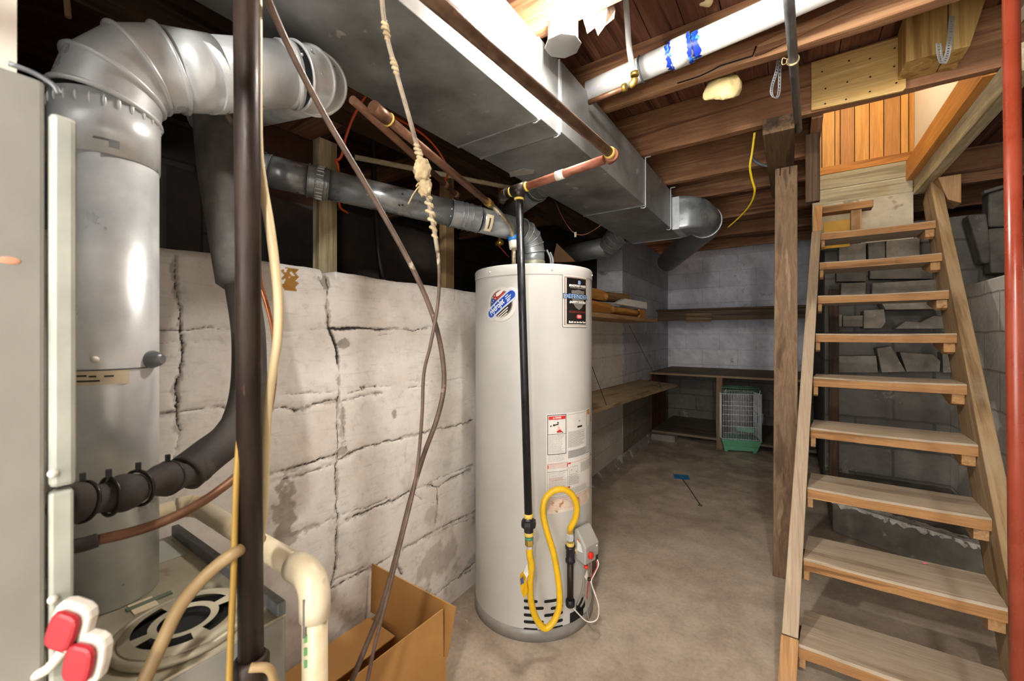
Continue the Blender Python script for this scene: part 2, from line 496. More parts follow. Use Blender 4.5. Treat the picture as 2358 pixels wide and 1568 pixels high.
CRACKS = [  # photo polylines on the wall: width (m), strength
 (.0045, 1., [(752,632),(757,665),(754,700),(757,757)]), (.009, 1., [(757,757),(768,778),(778,810),(781,845)]), (.004, 1., [(781,845),(780,870),(782,905),(777,925)]),
 (.004, .8, [(777,925),(776,960),(779,1000),(779,1045),(775,1070)]), (.0025, .9, [(773,1070),(775,1130),(778,1200),(774,1260),(772,1310),(764,1350)]),
 (.0035, .6, [(790,940),(792,990),(800,1035)]),
 (.0035, .9, [(405,588),(408,640),(413,700),(416,745)]), (.0035, .95, [(416,745),(421,785),(413,860),(405,900),(407,950),(411,995)]), (.003, .5, [(411,1000),(405,1050),(408,1090)]),
 (.003, .7, [(350,757),(420,762),(470,757),(535,757)]), (.003, .45, [(635,765),(690,760),(757,757)]), (.003, .4, [(620,790),(640,778),(690,775)]),
 (.007, 1., [(757,757),(800,758),(825,754),(870,758),(915,757)]), (.004, .8, [(915,757),(950,762),(985,756)]), (.003, .3, [(1030,768),(1085,772)]), (.003, .6, [(870,772),(905,768),(940,770)]),
 (.003, .8, [(350,957),(420,948),(480,938),(535,935)]), (.003, .45, [(350,790),(450,788),(535,785)]),
 (.0035, .9, [(620,942),(660,938),(680,948),(705,940),(725,928),(777,922)]), (.003, .6, [(650,912),(700,905),(760,903),(777,903)]),
 (.003, .7, [(785,925),(830,912),(880,905)]), (.003, .7, [(800,905),(850,893),(900,888)]), (.003, .8, [(830,893),(865,890)]), (.003, .45, [(930,878),(1000,878),(1085,868)]), (.003, .7, [(938,893),(985,888)]),
 (.004, 1., [(620,1088),(680,1077),(730,1060),(776,1045)]), (.004, .8, [(780,1060),(800,1050),(830,1035),(880,1020),(925,1010)]), (.003, .9, [(930,1005),(960,1000),(1010,988),(1060,978),(1090,968)]),
 (.003, .6, [(625,1110),(680,1098),(720,1085),(776,1065)]),
 (.006, .9, [(615,1262),(640,1250),(660,1240),(700,1220),(735,1208)]), (.003, .6, [(740,1205),(776,1195)]), (.004, .9, [(800,1197),(850,1175),(900,1155),(945,1132)]), (.003, .6, [(785,1185),(850,1168),(890,1150)]),
 (.004, .9, [(985,1115),(1010,1122),(1040,1100),(1085,1082)]), (.003, .6, [(960,1125),(1000,1106),(1050,1085),(1090,1070)]),
 (.004, .9, [(760,1358),(800,1335),(850,1310),(905,1280)]), (.003, .6, [(770,1335),(830,1312),(880,1295)]),
 (.003, .9, [(930,1265),(975,1240),(1000,1222),(1060,1195),(1095,1175)]), (.003, .6, [(985,1240),(1040,1212),(1095,1190)]),
 (.003, .9, [(1060,1325),(1095,1295)]), (.003, .7, [(975,1375),(1005,1370),(1040,1340),(1090,1310)]),
 (.004, .8, [(1007,1122),(1009,1160),(1004,1205)]), (.006, .9, [(917,1282),(918,1305),(926,1325)]), (.003, .3, [(1003,885),(1005,950)]), (.003, .45, [(935,1020),(936,1080),(932,1120)]),
 (.003, .35, [(988,670),(984,720),(982,760)]), (.003, .35, [(920,785),(922,830)]), (.003, .6, [(940,1130),(1000,1160)]),
 (.003, .5, [(640,600),(650,640)]), (.003, .7, [(735,640),(745,660)]), (.003, .5, [(1005,655),(1003,690)]), (.003, .5, [(1050,668),(1047,690)]),
]
def left_wall():
    def axis_pts(segs):
        out = []
        for a, b, st in segs: out += list(np.arange(a, b - 1e-6, st))
        return np.array(out + [segs[-1][1]])
    ys = axis_pts([(-2.2, 0., .08), (0., .3, .008), (.3, 1.5, .0034), (1.5, 2.0, .005), (2.0, 3.9, .012)])
    zs = axis_pts([(0, 1.41, .0038)])
    Y, Z = np.meshgrid(ys, zs)
    lip = .012 * (fbm(Y * 6, Y * 0 + 3, 5) - .5) - np.where((Y > .74) & (Y < .79), .012, 0)
    Zt = Z + lip * (Z / 1.41) ** 12
    dig = np.zeros_like(Y); col = np.zeros_like(Y); halo = np.zeros_like(Y)
    jy = .012 * (fbm(Y * 30, Zt * 30, 11) - .5) + .004 * (vnoise(Y * 190, Zt * 190, 17) - .5)
    jz = .012 * (fbm(Y * 30, Zt * 30, 23) - .5) + .004 * (vnoise(Y * 190, Zt * 190, 29) - .5)
    P, Q = Y + jy, Zt + jz
    gap = fbm(Y * 14, Zt * 14, 41)
    for w, s, pl in CRACKS:
        pts = [at(px, py, plane=LW) for px, py in pl]
        D = np.full_like(Y, 9.)
        for a, b in zip(pts[:-1], pts[1:]):
            dy, dz = b.y - a.y, b.z - a.z; L = dy * dy + dz * dz
            t = np.clip(((P - a.y) * dy + (Q - a.z) * dz) / L, 0, 1)
            D = np.minimum(D, np.hypot(P - a.y - t * dy, Q - a.z - t * dz))
        wv = np.maximum(w * (.30 + 1.1 * np.clip((gap - .34) * 2.2, 0, 1.)) * .62, .0020)
        k = np.exp(-(D / wv) ** 2) * s * (.42 + .58 * np.clip((gap - .36) * 6, 0, 1))
        halo = np.maximum(halo, np.exp(-(D / .011) ** 2) * s)
        dig = np.maximum(dig, k * .009); col = np.maximum(col, k)
        k2 = np.exp(-(D / (w + .010)) ** 2) * s
        dig = np.maximum(dig, k2 * .0025)
    # plain joints on the part behind the heater and towards the camera
    for zc in (.2, .4, .6, .8, 1.0, 1.2):
        k = np.exp(-((Q - zc - .01) / .006) ** 2) * ((Y > 1.95) | (Y < .15)) * .55
        dig = np.maximum(dig, k * .004); col = np.maximum(col, k * (gap > .42) * .8)
    for i, zc in enumerate((0, .2, .4, .6, .8, 1.0, 1.2)):
        for yc in np.arange(2.1, 3.9, .4):
            k = np.exp(-((P - yc - .2 * (i % 2)) / .006) ** 2) * ((Zt > zc) & (Zt < zc + .21)) * .5
            dig = np.maximum(dig, k * .004); col = np.maximum(col, k * (gap > .42) * .8)
    # spalled patches
    def patch(px, py, ry, rz, amt, thr, seed):
        p = at(px, py, plane=LW)
        e = np.exp(-(((Y - p.y) / ry) ** 2 + ((Zt - p.z) / rz) ** 2))
        n = fbm(Y * 45, Zt * 45, seed, 4)
        return np.clip((e * 1.1 + n - thr) * 6, 0, 1) * (e > .25) * amt
    wear = patch(655, 1180, .05, .13, 1, 1.12, 3) + patch(650, 1250, .10, .03, 1, 1.1, 9) + patch(795, 790, .035, .018, 1.2, 1.05, 4) + patch(750, 650, .02, .03, 1, 1.05, 6)
    wear = wear + patch(908, 955, .012, .02, 1.3, .95, 8) + patch(790, 985, .02, .10, .8, 1.2, 15) + patch(975, 1375, .06, .03, .8, 1.1, 19) + patch(790, 1040, .03, .02, 1, 1.1, 21)
    wear = wear + np.clip((halo * .75 + fbm(Y * 40, Zt * 40, 101) - 1.0) * 5, 0, .75)
    wear = np.clip(wear + np.clip((fbm(Y * 9, Zt * 9, 77) - .64) * 8, 0, .7) * np.clip(1.1 - Zt, 0.1, 1), 0, 1)
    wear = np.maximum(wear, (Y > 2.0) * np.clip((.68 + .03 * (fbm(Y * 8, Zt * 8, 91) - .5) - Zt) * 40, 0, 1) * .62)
    dig = dig + wear * .002 * (fbm(Y * 60, Zt * 60, 31))
    r = at(668, 643, plane=LW)
    rust = ((np.abs(Y - r.y + .004 * np.sin(Zt * 300)) < .022) & (np.abs(Zt - r.z) < .033)) * (fbm(Y * 50, Zt * 50, 3) > .36) * 1.
    X = lwx(Y) - dig + .004 * (fbm(Y * 5, Zt * 7, 51) - .5) + .0016 * (fbm(Y * 40, Zt * 40, 61) - .5)
    X = X - np.clip((Z - 1.39) / .02, 0, 1) ** 2 * .012
    nz, ny = Y.shape
    vs = np.stack([X, Y, Zt], -1).reshape(-1, 3)
    i = np.arange(nz * ny).reshape(nz, ny)
    q = np.stack([i[:-1, :-1], i[:-1, 1:], i[1:, 1:], i[1:, :-1]], -1).reshape(-1, 4)
    # top and back: one extra row pushed behind, and a bottom row
    top = vs[i[-1]].copy(); top[:, 0] -= .26; top[:, 2] += .01 * (vnoise(top[:, 1] * 40, top[:, 1] * 0, 9) - .5)
    low = top.copy(); low[:, 2] = 0
    n0 = nz * ny
    vs = np.concatenate([vs, top, low])
    a, b, c = i[-1], np.arange(n0, n0 + ny), np.arange(n0 + ny, n0 + 2 * ny)
    q = np.concatenate([q, np.stack([a[:-1], a[1:], b[1:], b[:-1]], -1), np.stack([b[:-1], b[1:], c[1:], c[:-1]], -1)])
    me = bpy.data.meshes.new('wall_left')
    me.from_pydata(vs.tolist(), [], q.tolist())
    z2 = np.zeros(2 * ny)
    for nm, arr in (('crack', col), ('wear', wear), ('rust', rust)):
        at_ = me.attributes.new(nm, 'FLOAT', 'POINT'); at_.data.foreach_set('value', np.concatenate([arr.reshape(-1), z2 + (.5 if nm == 'wear' else 0)]).astype(np.float32))
    me.polygons.foreach_set('use_smooth', [True] * len(me.polygons))
    m, nt, b = newmat('cracked_white_block_paint')
    vec = coords(nt, (1, 1, 1), False)
    n1 = noise(nt, vec, 3.5, 6, .62); n2 = noise(nt, vec, 30, 6, .72); n3 = noise(nt, coords(nt, (1, .25, 2.), False), 40, 4, .7)
    c = ramp(nt, n1, [(.3, hx('d8d0c7')), (.55, hx('e6e2dc')), (.75, hx('ece9e5'))])
    c = mix(nt, 1., c, ramp(nt, n2, [(.22, G(.66)), (.42, G(.95)), (.6, G(1.))]), 'MULTIPLY')
    c = mix(nt, 1., c, ramp(nt, n3, [(.25, G(.8)), (.45, G(1.))]), 'MULTIPLY')
    wr = attr_fac(nt, 'wear')
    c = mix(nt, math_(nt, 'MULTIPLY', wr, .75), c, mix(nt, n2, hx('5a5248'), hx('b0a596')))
    c = mix(nt, attr_fac(nt, 'rust'), c, mix(nt, n2, hx('7a5420'), hx('bb8a44')))
    c = mix(nt, ramp(nt, attr_fac(nt, 'crack'), [(.24, G(0)), (.45, G(.4)), (.8, G(.95))]), c, hx('2a241e'))
    nt.links.new(c, b.inputs['Base Color']); b.inputs['Roughness'].default_value = .8; b.inputs['Specular IOR Level'].default_value = .3
    bump(nt, b, n2, .25, .003)
    me.materials.append(m)
    bm = bmesh.new(); bm.from_mesh(me); bmesh.ops.recalc_face_normals(bm, faces=bm.faces)
    o = bpy.data.objects.new('wall_left', me); COL.objects.link(o); bm.free()
    o['kind'] = 'structure'
left_wall()

BLUISH = block_wall_mat('bluish_white_block', 'x', 'e2e3ea', 'd6d8e2', 'c8c8ce', .41, .203, .004, stain=('8a6f48', 4.2, .64), wear=('aaa59c', 6, .62))
BLUISH_Y = block_wall_mat('bluish_white_block_side', 'y', 'd2d2d8', 'c4c4cc', 'a8a6a4', .41, .203, .004, stain=('7a6a54', 4, .68), wear=('958f86', 6, .6))
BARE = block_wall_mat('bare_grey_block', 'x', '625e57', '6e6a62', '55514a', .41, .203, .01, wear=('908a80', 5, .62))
WHITE_Y = block_wall_mat('white_block_side', 'y', 'dcd8d0', 'd4cfc6', 'b4aea4', .41, .203, .007, wear=('8a8378', 7, .66))
PLASTER_Y = block_wall_mat('dark_crawl_block', 'y', '3b3632', '4a443e', '2c2825', .41, .203, .01, wear=('6a635a', 5, .66))

# full-height left wall beyond the crawl space, back wall
wl2 = MB(); y0, y1 = 3.85, 6.1
wl2.hexa([(lwx(y0), y0, 0), (lwx(y1), y1, 0), (lwx(y1) - .26, y1, 0), (lwx(y0) - .26, y0, 0), (lwx(y0), y0, 2.235), (lwx(y1), y1, 2.235), (lwx(y1) - .26, y1, 2.235), (lwx(y0) - .26, y0, 2.235)])
struct(wl2, 'wall_left_rear', BLUISH_Y)
YB = 5.9
struct(MB().box((-1.7, YB, 0), (2.6, YB + .2, 2.5)), 'wall_back', BLUISH)
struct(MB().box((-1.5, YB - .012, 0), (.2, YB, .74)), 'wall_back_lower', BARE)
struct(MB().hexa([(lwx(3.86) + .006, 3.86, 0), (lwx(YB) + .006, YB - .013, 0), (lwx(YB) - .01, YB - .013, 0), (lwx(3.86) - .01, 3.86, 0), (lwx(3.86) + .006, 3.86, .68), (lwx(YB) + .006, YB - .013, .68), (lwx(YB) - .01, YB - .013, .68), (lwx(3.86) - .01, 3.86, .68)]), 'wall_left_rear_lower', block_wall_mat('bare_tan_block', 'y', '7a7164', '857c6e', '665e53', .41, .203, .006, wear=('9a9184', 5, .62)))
# wall behind the stairs and its return
YS = 3.75
struct(MB().box((.20, YS + .12, 0), (2.6, YS + .3, 1.98)), 'wall_stair', BARE)
struct(MB().box((.20, YS + .3, 0), (.42, YB, 2.235)), 'wall_stair_return', PLASTER_Y)
XR = .86
# footing lip with old white paint along the base of the stair wall
struct(MB().prism([(.20, 3.17, 0), (XR - .002, 2.84, 0), (XR - .002, YS + .118, 0), (.20, YS + .118, 0)], (0, 0, .19)), 'trim_footing', surf('bare_footing', '57524b', '716b61', 9, .95, 0, .8, 40, spots=('8d867a', 12, .62)), bevel=.01)
fl2 = MB(); nn_ = 46; vs = []; rq = random.Random(8)
for i in range(nn_ + 1):
    t = i / nn_; bx_, by_ = .20 + (XR - .204) * t, 3.17 - .33 * t
    lo_ = .19 - .008 - .026 * rq.random(); up_ = .1925
    vs += [(bx_ - .004, by_ - .006, lo_), (bx_ - .004, by_ - .005, up_), (bx_ + .03, by_ + .03 + .04 * rq.random(), up_ + .003)]
fl2.add(vs, [(3 * i, 3 * i + 3, 3 * i + 4, 3 * i + 1) for i in range(nn_)] + [(3 * i + 1, 3 * i + 4, 3 * i + 5, 3 * i + 2) for i in range(nn_)])
struct(fl2, 'trim_footing_paint', surf('flaking_white_paint', '8d877b', 'd0ccc2', 22, .9, 0, .8, 60, spots=('69635a', 34, .56)))
struct(MB().prism([(lwx(1.9) + .055, 1.9, 0), (lwx(1.9), 1.9, .07), (lwx(1.9) - .02, 1.9, 0)], V(lwx(5.8) - lwx(1.9), 3.9, 0)), 'trim_cove', surf('cove_cement', '77706a', '9a948a', 8, .9, 0, .5, 40, spots=('c8c4ba', 9, .58)))
# right half wall
rw = MB().box((XR, -2.2, 0), (XR + .25, YS + .12, 1.50))
struct(rw, 'wall_right', WHITE_Y, bevel=.01)
struct(MB().box((2.4, -2.2, 0), (2.6, 6.2, 2.48)), 'wall_crawlspace_right', PLASTER_Y)
struct(MB().box((XR + .25, -2.2, 1.30), (2.5, YS + .1, 1.36)), 'ground_crawlspace_right', M['dirt'])
# crawl space behind the left wall
gc = MB()
n = 24
vs = []; fs = []
for i in range(n + 1):
    for j in range(9):
        y = -2.2 + (3.95 + 2.2) * i / n; x = lwx(y) - .24 - (1.7) * j / 8
        vs.append((x, y, 1.345 + .03 * math.sin(y * 5 + j) + .05 * random.random() - .02 + .02 * j))
for i in range(n):
    for j in range(8): fs.append((i * 9 + j, i * 9 + j + 1, (i + 1) * 9 + j + 1, (i + 1) * 9 + j))
gc.add(vs, fs, True)
struct(gc, 'ground_crawlspace_left', M['dirt'])
struct(MB().box((-3.2, -2.2, 0), (-3.0, 6.2, 2.48)), 'wall_crawlspace_left', PLASTER_Y)
struct(MB().box((-3.0, 3.95, 1.2), (-1.62, 4.1, 2.48)), 'wall_crawlspace_end', M['dark_plaster'])
struct(MB().box((-3.2, -2.4, 0), (-1.2, -2.2, 2.48)).box((.9, -2.4, 0), (2.6, -2.2, 2.48)).box((-1.2, -2.4, 2.3), (.9, -2.2, 2.48)), 'wall_front', surf('front_wall_block', '8d867c', 'a59d92', 3, .9))  # unseen wall; its wide opening is made up to let in soft fill light

# ---- subfloor above the joists, boards running with Y, with the stair opening cut out
ZJ, ZC = 2.235, 2.475
cb_ = MB()
OX0, OX1, OY0, OY1 = .125, .64, 2.43, 3.75
x = -3.2
while x < 2.6:
    w = .135
    a, b = x, min(x + w - .0035, 2.6)
    dz = random.uniform(0, .004)
    if b <= OX0 + .01 or a >= OX1 + .02: cb_.box((a, -2.4, ZC + dz), (b, 6.1, ZC + .03))
    else:
        cb_.box((a, -2.4, ZC + dz), (b, OY0, ZC + .03)); cb_.box((a, OY1 + .05, ZC + dz), (b, 6.1, ZC + .03))
    x += w
struct(cb_, 'ceiling', plank_wood('y'))
struct(MB().box((-3.2, -2.4, ZC + .03), (2.6, OY0, ZC + .05)).box((-3.2, OY0, ZC + .03), (OX0, 6.1, ZC + .05)).box((OX1 + .09, OY0, ZC + .03), (2.6, 6.1, ZC + .05)).box((OX0, OY1 + .1, ZC + .03), (OX1 + .09, 6.1, ZC + .05)), 'ceiling_deck', plank_wood('x'))

# ---- upstairs walls seen through the opening
pm_ = MB(); xx = OX0 - .05; k = 0
for wdt in (.05, .055, .075, .03, .08, .08, .075, .085, .04, .05):
    pm_.m = k % 3
    pm_.box((xx, YS + .02, 2.42), (min(xx + wdt - .005, .668), YS + .05, 3.5)); xx += wdt; k += 1
    if xx > .66: break
PW = [wood('panel_wood_a', 'z', 'bd8238', 'cb8e46', 'd69a50', rough=.5), wood('panel_wood_b', 'z', 'a8723a', 'b47e44', 'c08a4c', rough=.5), wood('panel_wood_c', 'z', 'c88e46', 'd39a50', 'dca65c', rough=.5)]
PW.append(plain('panel_groove', '4a2c12', .8)); pm_.m = 3; pm_.box((OX0 - .05, YS + .0505, 2.42), (.669, YS + .07, 3.5))
struct(pm_, 'wall_upstairs_panelled', PW)
struct(MB().box((OX0 - .06, YS - .0, 2.37), (.66, YS + .05, 2.425)), 'trim_panelling', wood('trim_wood', 'x', '9a6228', 'bd7e38', 'd0964e', rough=.55), bevel=.003)
struct(MB().box((.67, 2.2, 2.36), (.70, YS + .1, 3.5)), 'wall_upstairs_right', M['cream_paint'])
struct(MB().box((.03, 2.3, 2.5), (.07, YS + .1, 3.5)), 'wall_upstairs_left', M['cream_paint'])
struct(MB().box((.06, 2.28, 2.53), (.70, 2.30, 3.5)), 'wall_upstairs_front', M['cream_paint'])
struct(MB().box((.06, 2.25, 3.5), (.72, YS + .2, 3.53)), 'ceiling_upstairs', M['cream_paint'])
# painted planks and pale block under the panelling
PLK = wood('old_painted_plank', 'x', '8d856c', 'a9a188', 'bdb49a', dirt=('8a7440', .4))
struct(MB().box((.12, YS - .0, 2.262), (.66, YS + .12, 2.368)), 'trim_sill_plank', PLK, bevel=.003)
struct(MB().box((.12, YS - .0, 2.155), (.66, YS + .12, 2.26)), 'trim_sill_plank_lower', PLK, bevel=.003)
struct(MB().box((.12, YS - .01, 1.84), (.66, YS + .12, 2.152)).rough(.003, 30), 'wall_stair_head', surf('pale_cement', 'a39a86', 'c0b8a4', 6, .9, 0, .5, 40, spots=('8a806c', 7, .6)))
# ================================================================= furnace, air handler, flue, lines on the left
def gores(mb, pts, r, n=32, bead=.004, beads=True):
    pts = [Vector(p) for p in pts]
    t_ = MB().tube(pts, r, n, caps=False)
    for i in range(len(pts) - 1):     # each gore keeps its own edge, mitred to the next
        mb.add(t_.v[i * n:(i + 2) * n], [(k, (k + 1) % n, n + (k + 1) % n, n + k) for k in range(n)], True)
    if beads:
        for i in range(len(pts)):
            t = (pts[min(i + 1, len(pts) - 1)] - pts[max(i - 1, 0)]).normalized()
            mb.ring(pts[i], t, r + .001, bead, n, 8)
    return mb

# ---- furnace lower casing with the round knock-out on its top
FT = .74
fz = thing('furnace', 'low dusty galvanized furnace casing with a round vented knockout on top', 'furnace', (-.95, 0, 0))
MB().box((-1.178, -.8, 0), (-.692, .349, FT - .004)).build('casing', M['furnace_grey'], fz, bevel=.003)
tp = MB()
tp.box((-1.178, -.8, FT - .004), (-.692, .349, FT))
tp.build('top_panel', M['furnace_top'], fz)
MB().box((-1.178, .335, FT), (-.692, .349, FT + .022)).build('rim', M['steel_grey'], fz, bevel=.002)
MB().box((-1.17, .235, FT), (-1.05, .325, FT + .002)).build('seam_plate', M['furnace_edge'], fz)
vc = at(425, 1447, z=FT)
vr = MB(); R = .083; nn = 96
radii = [.40, .53, .76, .93, 1.0]
zz = [.014, .015, .015, .012, .0]
base = len(vr.v)
vs = []; fs = []
for r_, z_ in zip(radii, zz):
    for k in range(nn): vs.append(vc + Vector((R * r_ * math.cos(2 * PI * k / nn), R * r_ * math.sin(2 * PI * k / nn), z_)))
for i in range(4):
    for k in range(nn):
        ph = (k / nn * 4) % 1
        if i == 1 and .12 < ph < .88: continue
        a, b = i * nn + k, i * nn + (k + 1) % nn
        fs.append((a, b, b + nn, a + nn))
vr.add(vs, fs, False)
vr.build('vent_plate', M['furnace_top'], fz)
MB().lathe([(0, 0.001), (R * .95, .001)], vc, n=48, cap=False).build('vent_cavity', M['black'], fz)
MB().ring(vc + V(0, 0, .006), (0, 0, 1), R * 1.0, .006, 64, 8).build('vent_bead', M['furnace_top'], fz)
for px, py in ((275, 1330), (330, 1395)):
    p = at(px, py, z=FT); MB().box(p - V(.02, .016, 0), p + V(.02, .016, .0015)).build('printed_label', M['cream_label'], fz)
MB().box(at(345, 1385, z=FT) - V(.006, .03, 0), at(345, 1385, z=FT) + V(.006, .03, .002)).build('green_label', surf('green_label', '4a5a48', '66755f', 9), fz)

# ---- air handler cabinet and plenum at the left edge
ah = thing('air_handler', 'tall grey painted air handler cabinet beside the big elbowed flue pipe', 'air handler', (-.95, -.4, FT))
MB().box((-1.165, -.8, FT + .001), (-.66, .080, 1.472)).build('cabinet', M['furnace_grey'], ah, bevel=.004)
MB().box((-.677, .0825, 1.035), (-.655, .103, 1.44)).build('flange', M['furnace_edge'], ah, bevel=.005)
MB().box((-.677, .0825, FT + .001), (-.657, .101, 1.030)).build('lower_flange', M['furnace_edge'], ah, bevel=.003)
MB().box((-1.15, -.8, 1.4725), (-.682, .058, 2.225)).build('plenum', M['galv'], ah)
MB().box((-.681, .045, 1.4725), (-.677, .062, 2.22)).build('plenum_cleat', M['white_plastic'], ah)
MB().tube(spline([(-.660, .055, 1.4775), (-.657, .072, 1.475), (-.654, .085, 1.468), (-.654, .089, 1.460)], 4), .0026, 10).build('latch', M['steel_grey'], ah)
for py in (1090, 1380):
    p = at(122, py, x=-.655); MB().ball(p, .0045).build('screw', M['white_plastic'], ah)
p = at(22, 600, x=-.66); MB().ball(p, .008, sq=(.15, 1, .5)).build('paint_chip', plain('orange_paint_chip', 'c89478', .7), ah)

# ---- big galvanized flue: riser, elbow, run, end elbow, return
FX, FY = -1.004, .195
fr = .070
fl_ = thing('flue_pipe', 'large bright galvanized flue pipe rising from the furnace and elbowing across below the duct', 'pipe', (FX, FY, FT))
P1, P2, P3 = at(459, 174, d=.82), at(650, 171, d=.985), at(752, 186, d=1.055)
corner = V(FX, FY, 1.690)
bp = bend((FX, FY, 1.2), corner, P1, .108, 3)
MB().tube([(FX, FY, FT + .001), (FX, FY, bp[0].z - .10)], fr, 40).build('riser', M['galv_bright'], fl_)
MB().tube([(FX, FY, bp[0].z - .103), (FX, FY, bp[0].z)], [fr + .002, fr + .0025], 40).build('collar', M['galv_bright'], fl_)
e_ = MB(); gores(e_, bp, fr + .003, 40, .0045)
e_.build('elbow', M['galv_bright'], fl_)
cr = MB()
for k in range(26):
    a = 2 * PI * k / 26
    q = V(FX + math.cos(a) * (fr + .002), FY + math.sin(a) * (fr + .002), bp[0].z - .016)
    cr.ball(q, .006, 8, 6, (.5, .5, 1.6))
cr.build('crimp', M['galv_bright'], fl_)
t1 = (P1 - bp[-1]).normalized()
MB().tube([bp[-1], P1 + (P2 - P1) * .16], fr + .002, 40).build('elbow_sleeve', M['galv_bright'], fl_)
MB().tube([P1, P2], fr, 40).build('run', M['galv_bright'], fl_)
bp2 = bend(P2, P3, P3 + V(-.6, .06, .15), .075, 3)
MB().tube([P2 - (P3 - P2) * .05, bp2[0]], fr + .0025, 40).build('end_sleeve', M['galv_bright'], fl_)
e2 = MB(); gores(e2, bp2, fr + .003, 40, .004); e2.build('end_elbow', M['galv_bright'], fl_)
RB = MB()
for tt in (.62, .70): RB.ring(P2.lerp(bp2[0], tt), P3 - P2, fr + .003, .003, 40, 8)
RB.build('sleeve_beads', M['galv_bright'], fl_)
MB().tube([bp2[-1], bp2[-1] + V(-1.0, .1, .25)], fr, 32).build('outlet', M['galv'], fl_)
# seam strip, screws, damper knob, paper label, stamped arrow
for (px, py) in ((715, 130), (740, 170), (685, 155), (745, 262)):
    p = at(px, py, d=.98); 
    c = P2.lerp(bp2[0], .5 if px > 690 else .1); ax = (P3 - P2).normalized()
    q = p - c; q = c + ax * q.dot(ax) + (q - ax * q.dot(ax)).normalized() * (fr + .004)
    MB().ball(q, .0038, 10, 6).build('screw', M['galv'], fl_)
def on_riser(px, py, e=.001):
    v = ray(px, py); a = v.x ** 2 + v.y ** 2; b = v.x * -FX + v.y * -FY
    c = FX ** 2 + FY ** 2 - (fr + e) ** 2; disc = b * b - a * c
    t = (-b - math.sqrt(max(disc, 0))) / a
    return CAM + v * t
def riser_patch(name, px0, py0, px1, py1, mat, e=.0012, n=10, parent=None):
    a, b = on_riser(px0, (py0 + py1) / 2), on_riser(px1, (py0 + py1) / 2)
    za, zb = on_riser((px0 + px1) / 2, py0).z, on_riser((px0 + px1) / 2, py1).z
    A0, A1 = math.atan2(a.y - FY, a.x - FX), math.atan2(b.y - FY, b.x - FX)
    m = MB(); vs = []
    for i in range(n + 1):
        t = A0 + (A1 - A0) * i / n
        for z in (zb, za): vs.append((FX + (fr + e) * math.cos(t), FY + (fr + e) * math.sin(t), z))
    m.add(vs, [(2 * i, 2 * i + 2, 2 * i + 3, 2 * i + 1) for i in range(n)], True)
    return m.build(name, mat, parent or fl_)
rl_ = riser_patch('paper_label', 164, 853, 298, 886, M['cream_label'])
lp = MB()
for k, (a, b, y) in enumerate(((172, 200, 866), (205, 222, 867), (170, 230, 878), (240, 262, 866))):
    riser_patch('label_print', a, y - 2, b, y + 2, M['ink'], .002, 3, rl_)
riser_patch('seam', 160, 850, 340, 853, plain('dark_seam', '5a5d5e', .5), .0015)
riser_patch('stamped_arrow', 215, 318, 262, 323, plain('stamped_mark', '75797a', .5), .003, 4)
riser_patch('stamped_arrow_head', 250, 324, 275, 342, plain('stamped_mark2', '8d9192', .5), .003, 4)
q = on_riser(218, 828, .003); MB().ball(q, .0055, 12, 8).build('screw', M['white_plastic'], fl_)
q = on_riser(362, 826, .0); k_ = MB(); dirr = V(.75, .66, 0).normalized()
kb = V(FX, FY, q.z) + dirr * fr
k_.lathe([(.016, -.004), (.016, .004), (.012, .014), (.008, .02)], kb, dirr, 20)
k_.build('damper_knob', M['steel_grey'], fl_)

# ---- upright rusty iron pipe in front
PT, PB = at(564, -420, d=.60), at(578, 1528, d=.60)
ip = thing('iron_pipe', 'upright rusty brown iron pipe standing close to the camera', 'pipe', (PB.x, PB.y, 0))
PT = PB + (PT - PB) * ((2.2 - PB.z) / (PT.z - PB.z))
MB().tube([PB, PT], .0165, 28).build('pipe', M['iron_brown'], ip)
MB().lathe([(.019, -.03), (.024, -.024), (.024, .006), (.019, .012)], PB, (0, 0, 1), 24).build('coupling', M['iron_brown'], ip)
MB().tube([(PB.x, PB.y, 0), PB - V(0, 0, .03)], .0165, 20).build('lower_pipe', M['iron_brown'], ip)
MB().tube(spline([PB + V(.02, -.01, .01), PB + V(.035, .01, 0), PB + V(.03, .02, -.05), PB + V(.0, .03, -.1)], 6), .006, 10).build('union_strap', M['tan_cable'], ip)

# ---- cables beside the iron pipe
def cable(name, pts, r, mat, label, cat='cable', n=8, seg=7, group=None):
    m = MB().tube(spline([at(a, b, d=c) for a, b, c in pts], seg), r, n)
    return m.build(name, mat, label=label, cat=cat, group=group)
cable('cream_cable', [(590, -520, .625), (592, -60, .625), (593, 120, .625), (594, 330, .625), (604, 420, .63), (621, 520, .63), (634, 620, .63), (641, 700, .63), (639, 780, .63), (628, 850, .63), (616, 940, .63), (610, 1050, .63), (605, 1180, .63), (590, 1290, .64)],
      .0068, M['cream_cable'], 'thick cream cable hanging down the right side of the upright iron pipe', n=12)
cable('copper_wire', [(594, 560, .66), (600, 650, .66), (614, 700, .66), (628, 760, .66), (634, 830, .66), (630, 900, .66), (616, 975, .67), (600, 1010, .68)],
      .0034, M['copper_bright'], 'thin bare copper wire bowing out beside the cream cable', 'wire')
cable('yellowed_cable', [(556, 950, .60), (546, 1080, .585), (541, 1200, .58), (538, 1330, .575), (532, 1450, .57), (527, 1600, .565)],
      .0042, M['yellow_cable'], 'yellowed flat cable running down the left side of the iron pipe', n=10)
cable('tan_cable', [(300, 1640, .50), (345, 1540, .52), (375, 1475, .53), (412, 1400, .54), (455, 1345, .55), (502, 1300, .565), (548, 1268, .58), (600, 1240, .66)],
      .0085, M['tan_cable'], 'tan cable arching over the round furnace vent', n=12)
cable('dangling_cord', [(148, -260, .80), (152, -30, .80), (155, 10, .80), (157, 40, .80)], .005, M['tan_cable'], 'short tan cord end dangling above the large flue elbow', 'cord')

